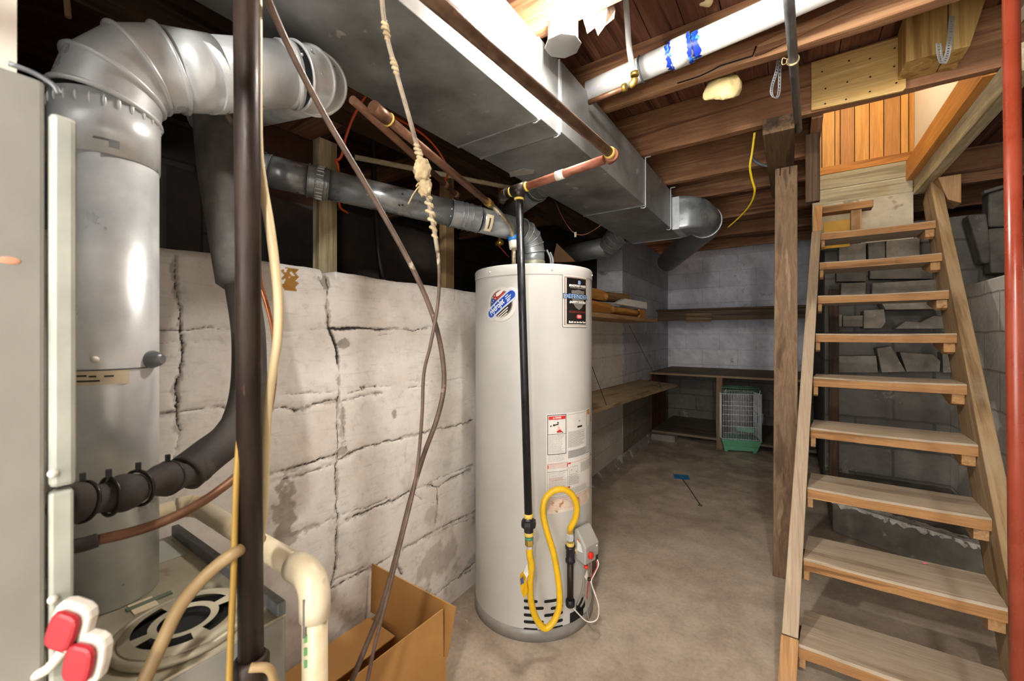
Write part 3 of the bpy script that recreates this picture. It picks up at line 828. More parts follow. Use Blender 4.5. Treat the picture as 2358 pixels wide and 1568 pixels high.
# ---- foam covered refrigerant line and copper line entering the cabinet
fo = thing('insulated_line', 'black foam insulated refrigerant line bending into the air handler', 'pipe', at(440, 1075, d=.74))
MB().tube(spline([at(a, b, d=c) for a, b, c in ((492, 215, 1.03), (505, 380, 1.01), (535, 560, .98), (552, 660, .97))], 8), [.046] * 24 + [.034], 24).build('upper_sleeve', surf('lit_pipe_foam', '4a4846', '6e6b67', 12, .75, 0, .3, 60, spots=('8d8068', 14, .7)), fo)  # black foam in a lighter copy, its lit side put into the colour
MB().tube(spline([at(a, b, d=c) for a, b, c in ((556, 655, .97), (572, 760, .95), (574, 860, .92), (566, 930, .89), (548, 985, .86))], 8), .034, 20).build('middle_sleeve', M['foam'], fo)
MB().tube(spline([at(a, b, d=c) for a, b, c in ((560, 965, .87), (525, 1012, .83), (480, 1048, .79), (425, 1092, .74))], 8), .034, 24).build('elbow_sleeve', M['foam'], fo)
low = spline([at(a, b, d=c) for a, b, c in ((470, 1070, .77), (430, 1092, .735), (370, 1105, .68), (300, 1130, .63), (220, 1150, .59), (140, 1163, .55))], 8)
MB().tube(low, [.024 + .004 * math.sin(i * .55) for i in range(len(low))], 24).build('lower_sleeve', M['foam'], fo)
for i in (14, 22, 29, 35):
    if i < len(low) - 1:
        t = low[i + 1] - low[i - 1]
        z_ = MB().ring(low[i], t, .027, .0028, 24, 6); z_.box(low[i] + V(-.003, -.003, .026), low[i] + V(.003, .003, .040))
        z_.build('zip_tie', M['zip'], fo)
cl = thing('copper_line', 'bare copper line curving under the black foam insulation', 'pipe', at(400, 1185, d=.62))
MB().tube(spline([at(a, b, d=c) for a, b, c in ((600, 1010, .74), (560, 1080, .70), (500, 1132, .67), (440, 1170, .64), (370, 1203, .61), (300, 1226, .585), (222, 1244, .56))], 8), .0072, 14).build('tube', M['copper'], cl)
MB().tube(spline([at(a, b, d=c) for a, b, c in ((226, 1243, .561), (190, 1254, .55), (140, 1262, .535))], 6), .0095, 14).build('sleeve', M['foam'], cl)

# ---- condensate drain in aged PVC
pv = thing('drain_pipe', 'aged white PVC drain pipe elbowing down beside the cardboard box', 'pipe', (-.612, .37, 0))
VX, VY = -.646, .372
k0 = [(-1.165, .30, .802), (-1.165, .372, .802)]
r = .0195
MB().tube([(-1.165, .25, .803), (-1.165, .335, .803)], r, 20).build('stub', M['pvc_old'], pv)
MB().tube(bend((-1.165, .30, .803), (-1.165, .372, .803), (-1.0, .372, .803), .03, 6), r + .004, 24).build('far_elbow', M['pvc_old'], pv)
MB().tube([(-1.135, .372, .803), (VX - .03, VY, .803)], r, 20).build('run', M['pvc_old'], pv)
el = bend((VX - .2, VY, .803), (VX, VY, .803), (VX, VY, .6), .034, 8)
MB().tube([el[0] - V(.028, 0, 0)] + el + [el[-1] - V(0, 0, .03)], r + .0045, 28).build('elbow', M['pvc_old'], pv)
MB().tube([(VX, VY, 0), (VX, VY, el[-1].z - .01)], r, 24).build('drop', M['pvc_old'], pv)
def on_drop(px, py, rr):
    v = ray(px, py); a = v.x ** 2 + v.y ** 2; b = -(v.x * VX + v.y * VY); c = VX ** 2 + VY ** 2 - rr ** 2
    return CAM + v * ((-b - math.sqrt(max(b * b - a * c, 0))) / a)
for py in (1470, 1500, 1528): 
    p = on_drop(706, py, r); MB().beam(p - V(0, 0, .006), p + V(0, 0, .006), .008, .0016, CAM - p).build('green_print', plain('green_print', '6aa468', .5), pv)
p = on_drop(700, 1425, r + .0045); MB().beam(p - V(0, 0, .03), p + V(0, 0, .03), .004, .0016, CAM - p).build('dark_print', plain('grey_print', '6f6a66', .5), pv)

# ---- two red and white connectors beside the cabinet
for i, (px, py, dd, rot, lab) in enumerate(((168, 1437, .435, .35, 'upper red and white plastic connector beside the air handler flange'), (205, 1510, .435, .2, 'lower red and white plastic connector above the furnace top'))):
    c = at(px, py, d=dd)
    cn = thing('cable_connector', lab, 'connector', c, 'red and white connectors')
    up = (V(0, 0, 1) + RIGHT * rot).normalized(); sd = up.cross(FWD).normalized(); fw = sd.cross(up)
    def cap(w, h, d0, d1, n=14):
        poly = []
        for k in range(n):
            a = 2 * PI * k / n; ca, sa = math.cos(a), math.sin(a)
            poly.append(c + sd * (w * abs(ca) ** .6 * (1 if ca > 0 else -1)) + up * (h * abs(sa) ** .6 * (1 if sa > 0 else -1)) - fw * d0)
        return MB().prism(poly, -fw * (d1 - d0))
    cap(.0205, .027, -.006, .006).build('housing', M['white_plastic'], cn, bevel=.003)
    cap(.0150, .0205, .0061, .014).build('red_cap', M['red_plastic'], cn, bevel=.004)
    MB().tube(spline([c - up * .028, c - up * .05 - RIGHT * .01, c - up * .075 - RIGHT * .03, V((c - RIGHT * .035).x, (c - RIGHT * .035).y, FT + .006)], 5), .005, 10).build('lead', M['white_plastic'], cn)

# ---- cardboard box
bx = thing('cardboard_box', 'open brown cardboard box on the floor between the wall and the camera', 'box', (-1.03, .64, 0))
t = .004
bx0, bx1, by0, by1, bh = -1.20, -.868, .372, .915, .225
MB().box((bx0, by0, .001), (bx1, by1, .006)).build('bottom', M['cardboard'], bx)
MB().box((bx1 - t, by0, .001), (bx1, by1 - t, bh)).build('side_panel', M['cardboard'], bx)
MB().box((bx0, by0, .001), (bx0 + t, by1 - t, bh)).build('side_panel', M['cardboard'], bx)
MB().box((bx0, by1 - t, .001), (bx1, by1, bh)).build('end_panel', M['cardboard'], bx)
MB().box((bx0, by0 - t, .001), (bx1, by0, bh)).build('end_panel', M['cardboard'], bx)
MB().hexa([(bx1 - t, by0, bh), (bx1, by0, bh), (bx1, by1 - .012, bh), (bx1 - t, by1 - .012, bh), (bx1 - t - .002, by0, .380), (bx1 - .002, by0, .380), (bx1 - .002, by1 - .012, .374), (bx1 - t - .002, by1 - .012, .374)]).build('flap', M['cardboard'], bx)
MB().hexa([(bx0 - .028, by1 - t, bh), (bx1 + .006, by1 - t, bh), (bx1 + .006, by1, bh), (bx0 - .028, by1, bh), (bx0 - .032, by1 + .004, .390), (bx1 + .026, by1 + .012, .376), (bx1 + .026, by1 + .016, .376), (bx0 - .032, by1 + .008, .390)]).build('flap', M['cardboard'], bx)
MB().hexa([(bx0 - .005, by0, bh), (bx0 + .11, by0, bh - .028), (bx0 + .11, by1 - .01, bh - .028), (bx0 - .005, by1 - .03, bh), (bx0 - .005, by0, bh + t), (bx0 + .11, by0, bh - .024), (bx0 + .11, by1 - .01, bh - .024), (bx0 - .005, by1 - .03, bh + t)]).build('flap', M['cardboard'], bx)
MB().hexa([(bx0, by0 - t, bh), (bx1, by0 - t, bh), (bx1, by0, bh), (bx0, by0, bh), (bx0, by0 + .03, .36), (bx1, by0 + .03, .36), (bx1, by0 + .034, .36), (bx0, by0 + .034, .36)]).build('flap', M['cardboard'], bx)

# ---- two hanging cables
ca = spline([at(a, b, d=c) for a, b, c in ((597, -50, .60), (650, 75, .66), (700, 178, .70), (760, 288, .75), (830, 405, .80), (897, 520, .85), (956, 630, .89), (996, 725, .92), (1017, 810, .94), (1022, 890, .95), (1006, 965, .95), (975, 1050, .95), (945, 1150, .94), (920, 1250, .92), (893, 1350, .90), (872, 1415, .885), (842, 1490, .87), (806, 1580, .855), (780, 1660, .85), (760, 1760, .85))], 7)
top = ca[0]; ca = [V(top.x - .01, top.y - .015, 2.229), top.lerp(V(top.x - .01, top.y - .015, 2.229), .5) + V(.004, .004, 0)] + ca
end = ca[-1]
ca += spline([end, V(end.x, end.y - .01, end.z * .5), V(end.x + .02, end.y - .02, .008)], 6)[1:]
MB().tube(ca, .0056, 10).build('hanging_cable', M['brown_cable'], label='smooth brown cable looping down past the wall toward the cardboard box', cat='cable')
rb = spline([at(a, b, d=c) for a, b, c in ((876, -40, .76), (886, 60, .77), (905, 140, .78), (926, 215, .79), (946, 285, .80), (962, 345, .81), (975, 400, .82), (988, 470, .83), (1003, 550, .85), (1011, 620, .87), (1008, 700, .89), (992, 790, .90), (976, 860, .91), (972, 950, .91), (964, 1050, .91), (952, 1130, .90), (928, 1230, .885), (903, 1330, .87), (880, 1420, .86), (862, 1490, .85), (846, 1570, .84), (830, 1660, .835))], 7)
top = rb[0]; rtop = V(top.x - .01, top.y, 1.9485)
rp = thing('knotted_rope_cable', 'thin cable wrapped in knotted frayed tan rope in front of the vent pipe', 'rope', rb[70])
end = rb[-1]; rb += spline([end, V(end.x, end.y, end.z * .5), V(end.x + .02, end.y - .02, .008)], 6)[1:]
MB().tube([rtop] + rb[:60], .0044, 9).build('upper_cord', surf('grey_cord', '7d7060', 'a09280', 40, .9, 0, .5, 120), rp)
MB().tube(rb[59:], .0038, 9).build('cable', M['brown_cable'], rp)
def tuft(i0, i1, r, name, turns=6, seed=1):
    rnd = random.Random(seed); a, b = rb[i0], rb[i1]; m = MB()
    n_ = turns * 9; pts = []
    for k in range(n_ + 1):
        t_ = k / n_; c = a.lerp(b, t_); an = 2 * PI * turns * t_
        q = r * (.35 + .45 * math.sin(PI * min(max(t_, .04), .96))) * rnd.uniform(.6, 1.3)
        pts.append(c + RIGHT * (q * math.cos(an)) + FWD * (q * math.sin(an)))
    m.tube(pts, .0034, 7)
    return m.build(name, M['rope'], rp)
tuft(6, 10, .006, 'frayed_wrap', 4, 2); tuft(13, 17, .005, 'frayed_wrap', 4, 3)
kn = MB().ball(at(972, 392, d=.815), .017, 18, 12, (1, 1, 1.35)).rough(.007, 90, 4); kn.build('knot', M['rope'], rp)
MB().ball(at(978, 432, d=.82), .012, 16, 10, (1.1, 1, 1.5)).rough(.006, 110, 8).build('knot', M['rope'], rp)
tuft(38, 46, .014, 'knot_turns', 9, 5); tuft(44, 56, .008, 'frayed_wrap', 7, 6); tuft(33, 39, .006, 'frayed_wrap', 5, 9)
for k, (px, py) in enumerate(((940, 470), (992, 415), (958, 430))):
    s_ = at(972, 420, d=.82); MB().tube(spline([s_, s_.lerp(at(px, py, d=.82), .6) + V(0, 0, .004), at(px, py, d=.82)], 4), .0013, 6).build('frayed_end', M['rope'], rp)
# ================================================================= water heater
HC = V(-.974, 1.5945, 0); HR = .262; HT = 1.482
wh = thing('water_heater', 'tall off-white cylindrical gas water heater standing near the cracked white wall', 'water heater', HC)
MB().lathe([(HR + .004, .0), (HR + .004, .046), (HR, .048)], HC, n=96).build('base_ring', M['heater_ring'], wh)
MB().lathe([(HR - .003, .03), (HR, .05), (HR, HT - .042)], HC, n=128, cap=False).build('jacket', M['heater'], wh)
MB().lathe([(HR + .0015, HT - .042), (HR + .002, HT - .006), (HR - .002, HT), (HR - .012, HT + .001), (.0, HT - .004)], HC, n=128, cap=False).build('top_cap', M['heater'], wh)
def hp(px, py, e=0.):
    v = ray(px, py); R = HR + e
    a = v.x ** 2 + v.y ** 2; b = -(v.x * HC.x + v.y * HC.y); c = HC.x ** 2 + HC.y ** 2 - R * R
    disc = max(b * b - a * c, 0)
    return CAM + v * ((-b - math.sqrt(disc)) / a)
TH0 = math.atan2(-HC.y, -HC.x)
def uv(px, py):
    p = hp(px, py); th = math.atan2(p.y - HC.y, p.x - HC.x)
    return ((th - TH0) * HR, p.z)
SHEET = [None]
def decal(vs, fs, name, mat, level=1, parent=None, step=.006):
    """flat art laid on the jacket: (u along the curve, height)"""
    bm = bmesh.new()
    bv = [bm.verts.new((a, b, 0)) for a, b in vs]
    for f in fs:
        try: bm.faces.new([bv[i] for i in f])
        except ValueError: pass
    lo, hi = min(a for a, b in vs), max(a for a, b in vs)
    k = math.ceil(lo / step) * step
    while k < hi:
        bmesh.ops.bisect_plane(bm, geom=bm.verts[:] + bm.edges[:] + bm.faces[:], dist=1e-6, plane_co=(k, 0, 0), plane_no=(1, 0, 0)); k += step
    m = MB(); bm.verts.index_update()
    R = HR + .0006 + .00035 * level
    m.add([HC + V(R * math.cos(TH0 + v.co.x / HR), R * math.sin(TH0 + v.co.x / HR), v.co.y) for v in bm.verts], [[v.index for v in f.verts] for f in bm.faces], True)
    bm.free()
    return m.build(name, mat, parent or SHEET[0] or wh)
def rect(u0, v0, u1, v1): return [(u0, v0), (u1, v0), (u1, v1), (u0, v1)], [(0, 1, 2, 3)]
def rrect(u0, v0, u1, v1, r, n=6):
    out = []
    for cx, cy, a0 in ((u1 - r, v1 - r, 0), (u0 + r, v1 - r, 90), (u0 + r, v0 + r, 180), (u1 - r, v0 + r, 270)):
        for i in range(n + 1):
            a = math.radians(a0 + 90 * i / n); out.append((cx + r * math.cos(a), cy + r * math.sin(a)))
    return out, [tuple(range(len(out)))]
def frame_(u0, v0, u1, v1, t):
    return [(u0, v0), (u1, v0), (u1, v1), (u0, v1), (u0 + t, v0 + t), (u1 - t, v0 + t), (u1 - t, v1 - t), (u0 + t, v1 - t)], [(0, 1, 5, 4), (1, 2, 6, 5), (2, 3, 7, 6), (3, 0, 4, 7)]
def join(*ps):
    vs, fs = [], []
    for a, b in ps:
        o = len(vs); vs += a; fs += [tuple(i + o for i in f) for f in b]
    return vs, fs
def text2(s, cu, cv, size, width=None, shear=0., bold=0., rot=0.):
    vs, fs = lettering(s, size, width, shear, bold)
    c, d = math.cos(rot), math.sin(rot)
    return [(cu + a * c - b * d, cv + a * d + b * c) for a, b in vs], fs
ik = {}
def ink(c, rough=.5):
    if c not in ik: ik[c] = plain('print_' + c, c, rough)
    return ik[c]
# screws round the cap
for px, py in ((1128, 627), (1271, 620), (1363, 634)):
    MB().ball(hp(px, py, .002), .0042, 10, 8).build('screw', M['white_plastic'], wh)

# --- black shield label, upper right
a, b = uv(1294.5, 690), uv(1350, 690); t_, bt = uv(1320, 632.5)[1], uv(1320, 754)[1]
U0, U1, V0, V1 = a[0], b[0], bt, t_
W_, H_ = U1 - U0, V1 - V0
def L(x, y): return (U0 + (x - 120) / 485 * W_, V1 - (y - 275) / 1065 * H_)
def LR(x0, y0, x1, y1):
    p, q = L(x0, y1), L(x1, y0); return rect(p[0], p[1], q[0], q[1])
SHEET[0] = decal(*rrect(U0, V0, U1, V1, .006), 'safety_label', ink('3a322c'), 1)
decal(*rrect(*L(126, 1332), *L(600, 284), .005), 'label_silver_edge', ink('d6d0c8'), 2)
decal(*LR(150, 1295, 585, 325)[0:2], 'label_brown_edge', ink('8d7a74'), 3)
decal(*LR(165, 1290, 590, 345), 'label_inner_edge', ink('cfc8c0'), 4)
decal(*LR(186, 345, 575, 1272), 'label_black_panel', ink('181413', .3), 5)
sh = [L(265, 590), L(330, 590), L(400, 570), L(470, 590), L(530, 590), L(528, 740), L(505, 870), L(465, 940), L(405, 980), L(345, 940), L(300, 870), L(268, 740)]
decal(sh, [tuple(range(len(sh)))], 'label_shield', ink('77736c', .35), 6)
def LT(s, x, y, wpx, hpx, c, lev=7, shear=.0, bold=.0):
    u, v = L(x, y); decal(*text2(s, u, v, hpx / 1065 * H_ * 1.35, wpx / 485 * W_, shear, bold), 'label_lettering', ink(c), lev)
LT('BRADFORD WHITE', 388, 498, 345, 44, 'f0ece6', 7, .25, .0006)
LT('CORPORATION', 390, 541, 300, 20, 'c8c4be', 7)
p, q = L(385, 460), L(440, 395); decal([p, (q[0], p[1]), q, ((p[0] + q[0]) / 2, q[1] + .003), (p[0], q[1])], [(0, 1, 2, 3, 4)], 'label_crest', ink('8fa6d8'), 7)
LT('DEFENDER', 370, 716, 500, 92, '20304e', 7, 0, .0022)
LT('DEFENDER', 370, 716, 470, 86, '9cc0ea', 8, 0, .0004)
LT('SAFETY SYSTEM', 388, 832, 330, 46, 'f0ece6', 8, .25, .0006)
for k in range(9):
    decal(*LR(225 + k * 37, 1005, 252 + k * 37, 1046), 'label_red_mark', ink('6e2c26'), 7)
u, v = L(410, 1118); ov = [(u + 55 / 485 * W_ * math.copysign(abs(math.cos(t)) ** .7, math.cos(t)), v + 44 / 1065 * H_ * math.copysign(abs(math.sin(t)) ** .7, math.sin(t))) for t in [2 * PI * k / 20 for k in range(20)]]
decal(ov, [tuple(range(20))], 'label_red_badge', ink('d8505a'), 7)
decal(*LR(375, 1098, 445, 1112), 'label_badge_line', ink('f0ece6'), 8); decal(*LR(380, 1125, 440, 1136), 'label_badge_line', ink('f0ece6'), 8)
LT('Built to be the Best', 385, 1232, 345, 42, 'f0ece6', 8, .15, .0005)

SHEET[0] = None
# --- round sticker with the tilted blue band, upper left
cu, cv = uv(1153.5, 700); S = (uv(1188, 700)[0] - uv(1124, 700)[0]) / (64 * 15.68)   # metres per zoomed pixel
def Q(x, y): return (cu + (x - 725) * S, cv - (y - 780) * S)
ang = math.atan2(1050 - 520, 1080 - 370)
def disc(x, y, r, n=48, a0=0, a1=2 * PI): return [Q(x + r * math.cos(a0 + (a1 - a0) * k / n), y - r * math.sin(a0 + (a1 - a0) * k / n)) for k in range(n + (0 if a1 - a0 > 6.2 else 1))]
def capsule(r, ext=0):
    dx, dy = math.cos(ang), math.sin(ang); out = []
    for k in range(13): t = ang - PI / 2 + PI * k / 12; out.append(Q(1080 + r * math.cos(t), 520 - r * math.sin(t)))
    for k in range(13): t = ang + PI / 2 + PI * k / 12; out.append(Q(368 + r * math.cos(t), 1050 - r * math.sin(t)))
    return out
def poly(p): return p, [tuple(range(len(p)))]
SHEET[0] = decal(*poly(disc(725, 785, 500)), 'round_sticker', ink('d8d4ce'), 1)
decal(*poly(capsule(215)), 'sticker_outline', ink('d9d5d0'), 2)
decal(*poly(disc(720, 770, 400)), 'sticker_ring', ink('8a8782'), 3)
decal(*poly(disc(720, 770, 365, 30, ang, ang + PI)), 'sticker_flag_red', ink('9c3430'), 4)
decal(*poly(disc(720, 770, 365, 16, ang + PI * .62, ang + PI)+ [Q(590, 690)]), 'sticker_flag_blue', ink('23478c'), 5)
decal(*poly(disc(720, 770, 365, 30, ang + PI, ang + 2 * PI)), 'sticker_black_half', ink('1d1918'), 4)
for x, y in ((500, 530), (432, 590), (530, 612), (462, 668), (402, 720)):
    st = []
    for k in range(10): rr = 24 if k % 2 == 0 else 11; st.append(Q(x + rr * math.sin(PI * k / 5), y - rr * math.cos(PI * k / 5)))
    decal(*poly(st), 'sticker_star', ink('e8ecf4'), 6)
sw = [Q(560, 560), Q(555, 470), Q(640, 420), Q(760, 370), Q(850, 370), Q(800, 420), Q(740, 480), Q(640, 545)]
decal(*poly(sw), 'sticker_white_stripe', ink('eee6e2'), 6)
decal(*poly([Q(620, 600), Q(700, 540), Q(840, 440), Q(850, 470), Q(720, 570), Q(640, 620)]), 'sticker_stripe', ink('c8443c'), 6)
decal(*poly(capsule(165)), 'sticker_band_edge', ink('c2cadf'), 7)
decal(*poly(capsule(118)), 'sticker_band', ink('1a49a8', .35), 8)
u, v = Q(575, 870); decal(*text2('HydroJet', u, v, 250 * S, 620 * S, .25, .0006, ang), 'sticker_lettering', ink('f0f2f6'), 9)
for (x, y, w) in ((890, 565, 120), (940, 600, 210), (960, 650, 150), (950, 705, 120)):
    u, v = Q(x + 40, y - 15); dx, dy = math.cos(ang) * w * S / 2, math.sin(ang) * w * S / 2; nx, ny = -math.sin(ang) * 13 * S, math.cos(ang) * 13 * S
    decal(*poly([(u - dx - nx, v - dy - ny), (u + dx - nx, v + dy - ny), (u + dx + nx, v + dy + ny), (u - dx + nx, v - dy + ny)]), 'sticker_line', ink('c8d6f2'), 9)
for (x, y, w) in ((795, 1010, 430), (815, 1070, 370), (840, 1125, 260)):
    u, v = Q(x, y); dx, dy = math.cos(ang) * w * S / 2, math.sin(ang) * w * S / 2; nx, ny = -math.sin(ang) * 15 * S, math.cos(ang) * 15 * S
    decal(*poly([(u - dx - nx, v - dy - ny), (u + dx - nx, v + dy - ny), (u + dx + nx, v + dy + ny), (u - dx + nx, v - dy + ny)]), 'sticker_line', ink('d8cfc6'), 6)

SHEET[0] = None
# --- large white instruction label, lower right
def zc(x, y): return uv(1240 + x / 5.807, 930 + y / 5.807)
uL = zc(104, 700)[0]; uR = uL + .245
def vL(y): return zc(110, y)[1]                       # height for a row read at the label's left edge
def uX(x): return zc(x, 400)[0]
SHEET[0] = decal(*rect(uL, vL(1475), uR, vL(135)), 'instruction_label', ink('dedbd6'), 1)
rndp = random.Random(3)
def lines(u0, u1, vtop, vbot, pitch, hgt, minw=.004, maxw=.014, ragged=.25):
    parts = []; v = vtop
    while v > vbot:
        u = u0; stop = u1 - rndp.random() * ragged * (u1 - u0)
        while u < stop:
            w = rndp.uniform(minw, maxw); parts.append(rect(u, v - hgt, min(u + w, stop), v)); u += w + .0016
        v -= pitch
    return join(*parts)
x1, x2, x3, x4 = uX(118), uX(370), uX(388), uX(640)
decal(*frame_(x1, vL(685), x2, vL(150), .0025), 'danger_frame', ink('1d1a18'), 2)
decal(*rect(x1 + .005, vL(215), x2 - .004, vL(170)), 'danger_band', ink('cf2f28'), 3)
u, v = (x1 + x2) / 2, vL(192)
decal(*text2('DANGER', u + .004, v, .0095, .026, 0, .0003), 'danger_lettering', ink('f2eeea'), 4)
decal([(u - .018, v - .003), (u - .011, v - .003), (u - .0145, v + .0035)], [(0, 1, 2)], 'danger_triangle', ink('f2eeea'), 4)
decal(*rect(x1, vL(414), x2, vL(409)), 'danger_rule', ink('1d1a18'), 3)
def blob(x, y, w, h, c, lev=3, n=14):
    uu, vv = uX(x), vL(y); decal([(uu + w * math.cos(2 * PI * k / n), vv + h * math.sin(2 * PI * k / n)) for k in range(n)], [tuple(range(n))], 'pictogram', ink(c), lev)
blob(165, 300, .0035, .0026, '26211f'); blob(205, 290, .0045, .0042, '26211f'); blob(258, 258, .0042, .0026, '26211f')
decal([(uX(200), vL(285)), (uX(268), vL(268)), (uX(268), vL(285)), (uX(200), vL(300))], [(0, 1, 2, 3)], 'pictogram', ink('26211f'), 3)
decal([(uX(262), vL(295)), (uX(320), vL(388)), (uX(245), vL(388))], [(0, 1, 2)], 'pictogram', ink('e8b0a8'), 3)
decal([(uX(238), vL(375)), (uX(285), vL(350)), (uX(325), vL(392)), (uX(250), vL(392))], [(0, 1, 2, 3)], 'pictogram', ink('b8302a'), 4)
blob(320, 392, .0022, .0022, '26211f', 5)
decal(*lines(x1 + .006, x2 - .006, vL(425), vL(660), .0042, .0012), 'fine_print', ink('9d9a96'), 2)
decal(*lines(x1 + .004, x2 - .004, vL(700), vL(775), .0042, .0012), 'fine_print', ink('9d9a96'), 2)
decal(*lines(x3 + .003, x4 - .006, vL(160), vL(168), .006, .0016), 'fine_print', ink('8d8a86'), 2)
blob(545, 270, .0062, .0075, '7a7672', 2, 18); blob(545, 270, .0056, .0069, 'dedbd6', 3, 18)
st = [(uX(545) + (.0042 if k % 2 == 0 else .0018) * math.sin(PI * k / 5), vL(270) + (.0042 if k % 2 == 0 else .0018) * math.cos(PI * k / 5)) for k in range(10)]
decal(*poly(st), 'star_mark', ink('26211f'), 4)
decal(*rect(uX(515), vL(362), uX(580), vL(338)), 'rating_mark', ink('2a2624'), 3)
decal(*lines(x3 + .003, x4 - .010, vL(400), vL(620), .0036, .0014, .003, .009, .4), 'fine_print', ink('86837f'), 2)
decal(*rect(x3 + .002, vL(760), x4 - .004, vL(655)), 'grey_field', ink('b4b2b0'), 2)
decal(*lines(x3 + .004, x4 - .006, vL(662), vL(752), .0032, .0012), 'fine_print', ink('8b8986'), 3)
decal(*frame_(x4, vL(760), uR - .004, vL(150), .0022), 'warning_frame', ink('1d1a18'), 2)
decal(*rect(x4 + .003, vL(215), uR - .007, vL(155)), 'warning_band', ink('d8922c'), 3)
decal(*rect(x4 + .003, vL(385), uR - .007, vL(382)), 'warning_rule', ink('1d1a18'), 3)
decal(*rect(uX(690), vL(345), uX(690) + .006, vL(270)), 'pictogram', ink('8a2a30'), 3)
decal(*lines(x4 + .005, uR - .01, vL(400), vL(740), .004, .0012), 'fine_print', ink('8b8986'), 3)
# lower red block
decal(*frame_(x1, vL(1260), x3, vL(810), .0008), 'lighting_frame', ink('3a3532'), 2)
decal(*frame_(x1, vL(870), x3, vL(800), .0007), 'lighting_band', ink('c85a50'), 3)
decal(*rect(x1 + .001, vL(868), x1 + .0045, vL(822)), 'red_tab', ink('cf2f28'), 3); decal(*rect(x3 - .0045, vL(868), x3 - .001, vL(822)), 'red_tab', ink('cf2f28'), 3)
decal(*lines(x1 + .007, x3 - .007, vL(818), vL(862), .0034, .0012), 'red_print', ink('d88a82'), 3)
decal(*rect(x1, vL(916), x3, vL(912)), 'rule', ink('3a3532'), 3)
decal(*lines(x1 + .005, x3 - .005, vL(925), vL(1240), .0042, .0012), 'fine_print', ink('a19e9a'), 2)
decal(*lines(x1 + .007, x3 - .010, vL(1000), vL(1030), .0042, .0013), 'red_print', ink('d89088'), 3)
decal(*rect(x3 + .001, vL(838), x3 + .016, vL(818)), 'red_tab', ink('cf2f28'), 3)
decal(*rect(uX(690), vL(838), uX(690) + .012, vL(818)), 'red_tab', ink('cf2f28'), 3)
decal(*rect(x3 + .016, vL(826), uX(690), vL(822)), 'red_rule', ink('d88a82'), 3)
decal(*rect(x3 + .001, vL(1160), x3 + .012, vL(1140)), 'red_tab', ink('cf2f28'), 3)
decal(*rect(uX(700), vL(1160), uX(700) + .010, vL(1140)), 'red_tab', ink('cf2f28'), 3)
decal(*frame_(uX(415), vL(985), uX(520), vL(880), .0008), 'diagram', ink('6a6662'), 3)
blob(440, 925, .002, .002, '4a4642'); blob(505, 960, .0022, .0022, '4a4642')
decal(*lines(x3 + .004, uX(550), vL(1000), vL(1130), .0036, .0013), 'fine_print', ink('98958f'), 3)
decal(*lines(uX(560), uX(690) + .012, vL(860), vL(990), .0036, .0013), 'fine_print', ink('98958f'), 3)
decal(*lines(x3 + .004, uR - .01, vL(1175), vL(1250), .0042, .0013), 'fine_print', ink('98958f'), 3)
decal(*rect(uL + .004, vL(1282), uR, vL(1275)), 'red_rule', ink('d49a8c'), 3)
STN = surf('stained_label_strip', 'd2bda2', 'ded6ca', 30, .6, 0, .0, spots=('9c6a34', 26, .60))
decal(*rect(uL + .005, vL(1465), uR, vL(1290)), 'stained_strip', STN, 2)
decal(*lines(uL + .008, uR - .01, vL(1300), vL(1440), .006, .0016), 'faded_print', ink('d8a89a'), 3)

SHEET[0] = None
# --- air slots, burner opening, black plate at the foot
def vs_(px0, py0, px1, py1, name='vent_slot', mat=M['black'], r=None, lev=1):
    pm = (px0 + px1) / 2; a = (uv(px0, py1)[0], uv(pm, py1)[1]); b = (uv(px1, py0)[0], uv(pm, py0)[1]); h = abs(b[1] - a[1])
    decal(*rrect(min(a[0], b[0]), min(a[1], b[1]), max(a[0], b[0]), max(a[1], b[1]), r or h * .48), name, mat, lev)
for k, y in enumerate((1381, 1397, 1413, 1429, 1446)):
    vs_(1206, y, 1252 if k % 2 else 1238, y + 7)
for k, y in enumerate((1378, 1394, 1410, 1426, 1442)):
    vs_(1253 if k % 2 == 0 else 1268, y + 1, 1296, y + 8)
vs_(1326, 1379, 1347, 1407, 'burner_port', M['black'], .012)
vs_(1312, 1404, 1343, 1432, 'burner_plate', M['black'], .002)

# --- gas control valve
rad = (RIGHT * .669 - FWD * .743).normalized(); tan = (RIGHT * .743 + FWD * .669).normalized()
gv = thing('gas_valve', 'grey gas control box with a red knob low on the water heater', 'gas valve', HC + rad * .29 + V(0, 0, .30))
def gp(r_, t_, z_): return HC + rad * r_ + tan * t_ + V(0, 0, z_)
prof = [(.272, .315), (.328, .302), (.331, .372), (.325, .380), (.288, .432), (.272, .428)]
gh = MB().prism([gp(a, -.043, b) for a, b in prof], tan * .086).build('housing', M['grey_plastic'], gv, bevel=.005)
kx = gp(.331, -.018, .338)
MB().lathe([(.013, 0), (.014, .004), (.012, .012), (.006, .014)], kx, rad, 6, smooth=False).build('red_knob', M['red_knob'], gh)
MB().lathe([(.008, -.002), (.008, .008), (.005, .011)], gp(.322, -.030, .297), (0, 0, -1), 16).build('red_button', M['red_knob'], gh)
MB().prism([gp(.290, -.0442, .350), gp(.318, -.0442, .350), gp(.306, -.0442, .382), gp(.290, -.0442, .392)], -tan * .0006).build('sticker', ink('e4e2de'), gh)
MB().prism([gp(.290, -.0446, .392), gp(.306, -.0446, .382), gp(.304, -.0446, .388), gp(.290, -.0446, .399)], -tan * .0006).build('sticker_stripe', ink('c87a34'), gh)
MB().box(gp(.323, .030, .312) - V(.008, .008, .010), gp(.323, .030, .312) + V(.008, .008, .010)).build('socket', M['zip'], gh)
MB().ball(gp(.331, .028, .36), .003).build('screw', M['white_plastic'], gv)
def gt(pts, r, name, mat): MB().tube(spline(pts, 8), r, 8).build(name, mat, gv)
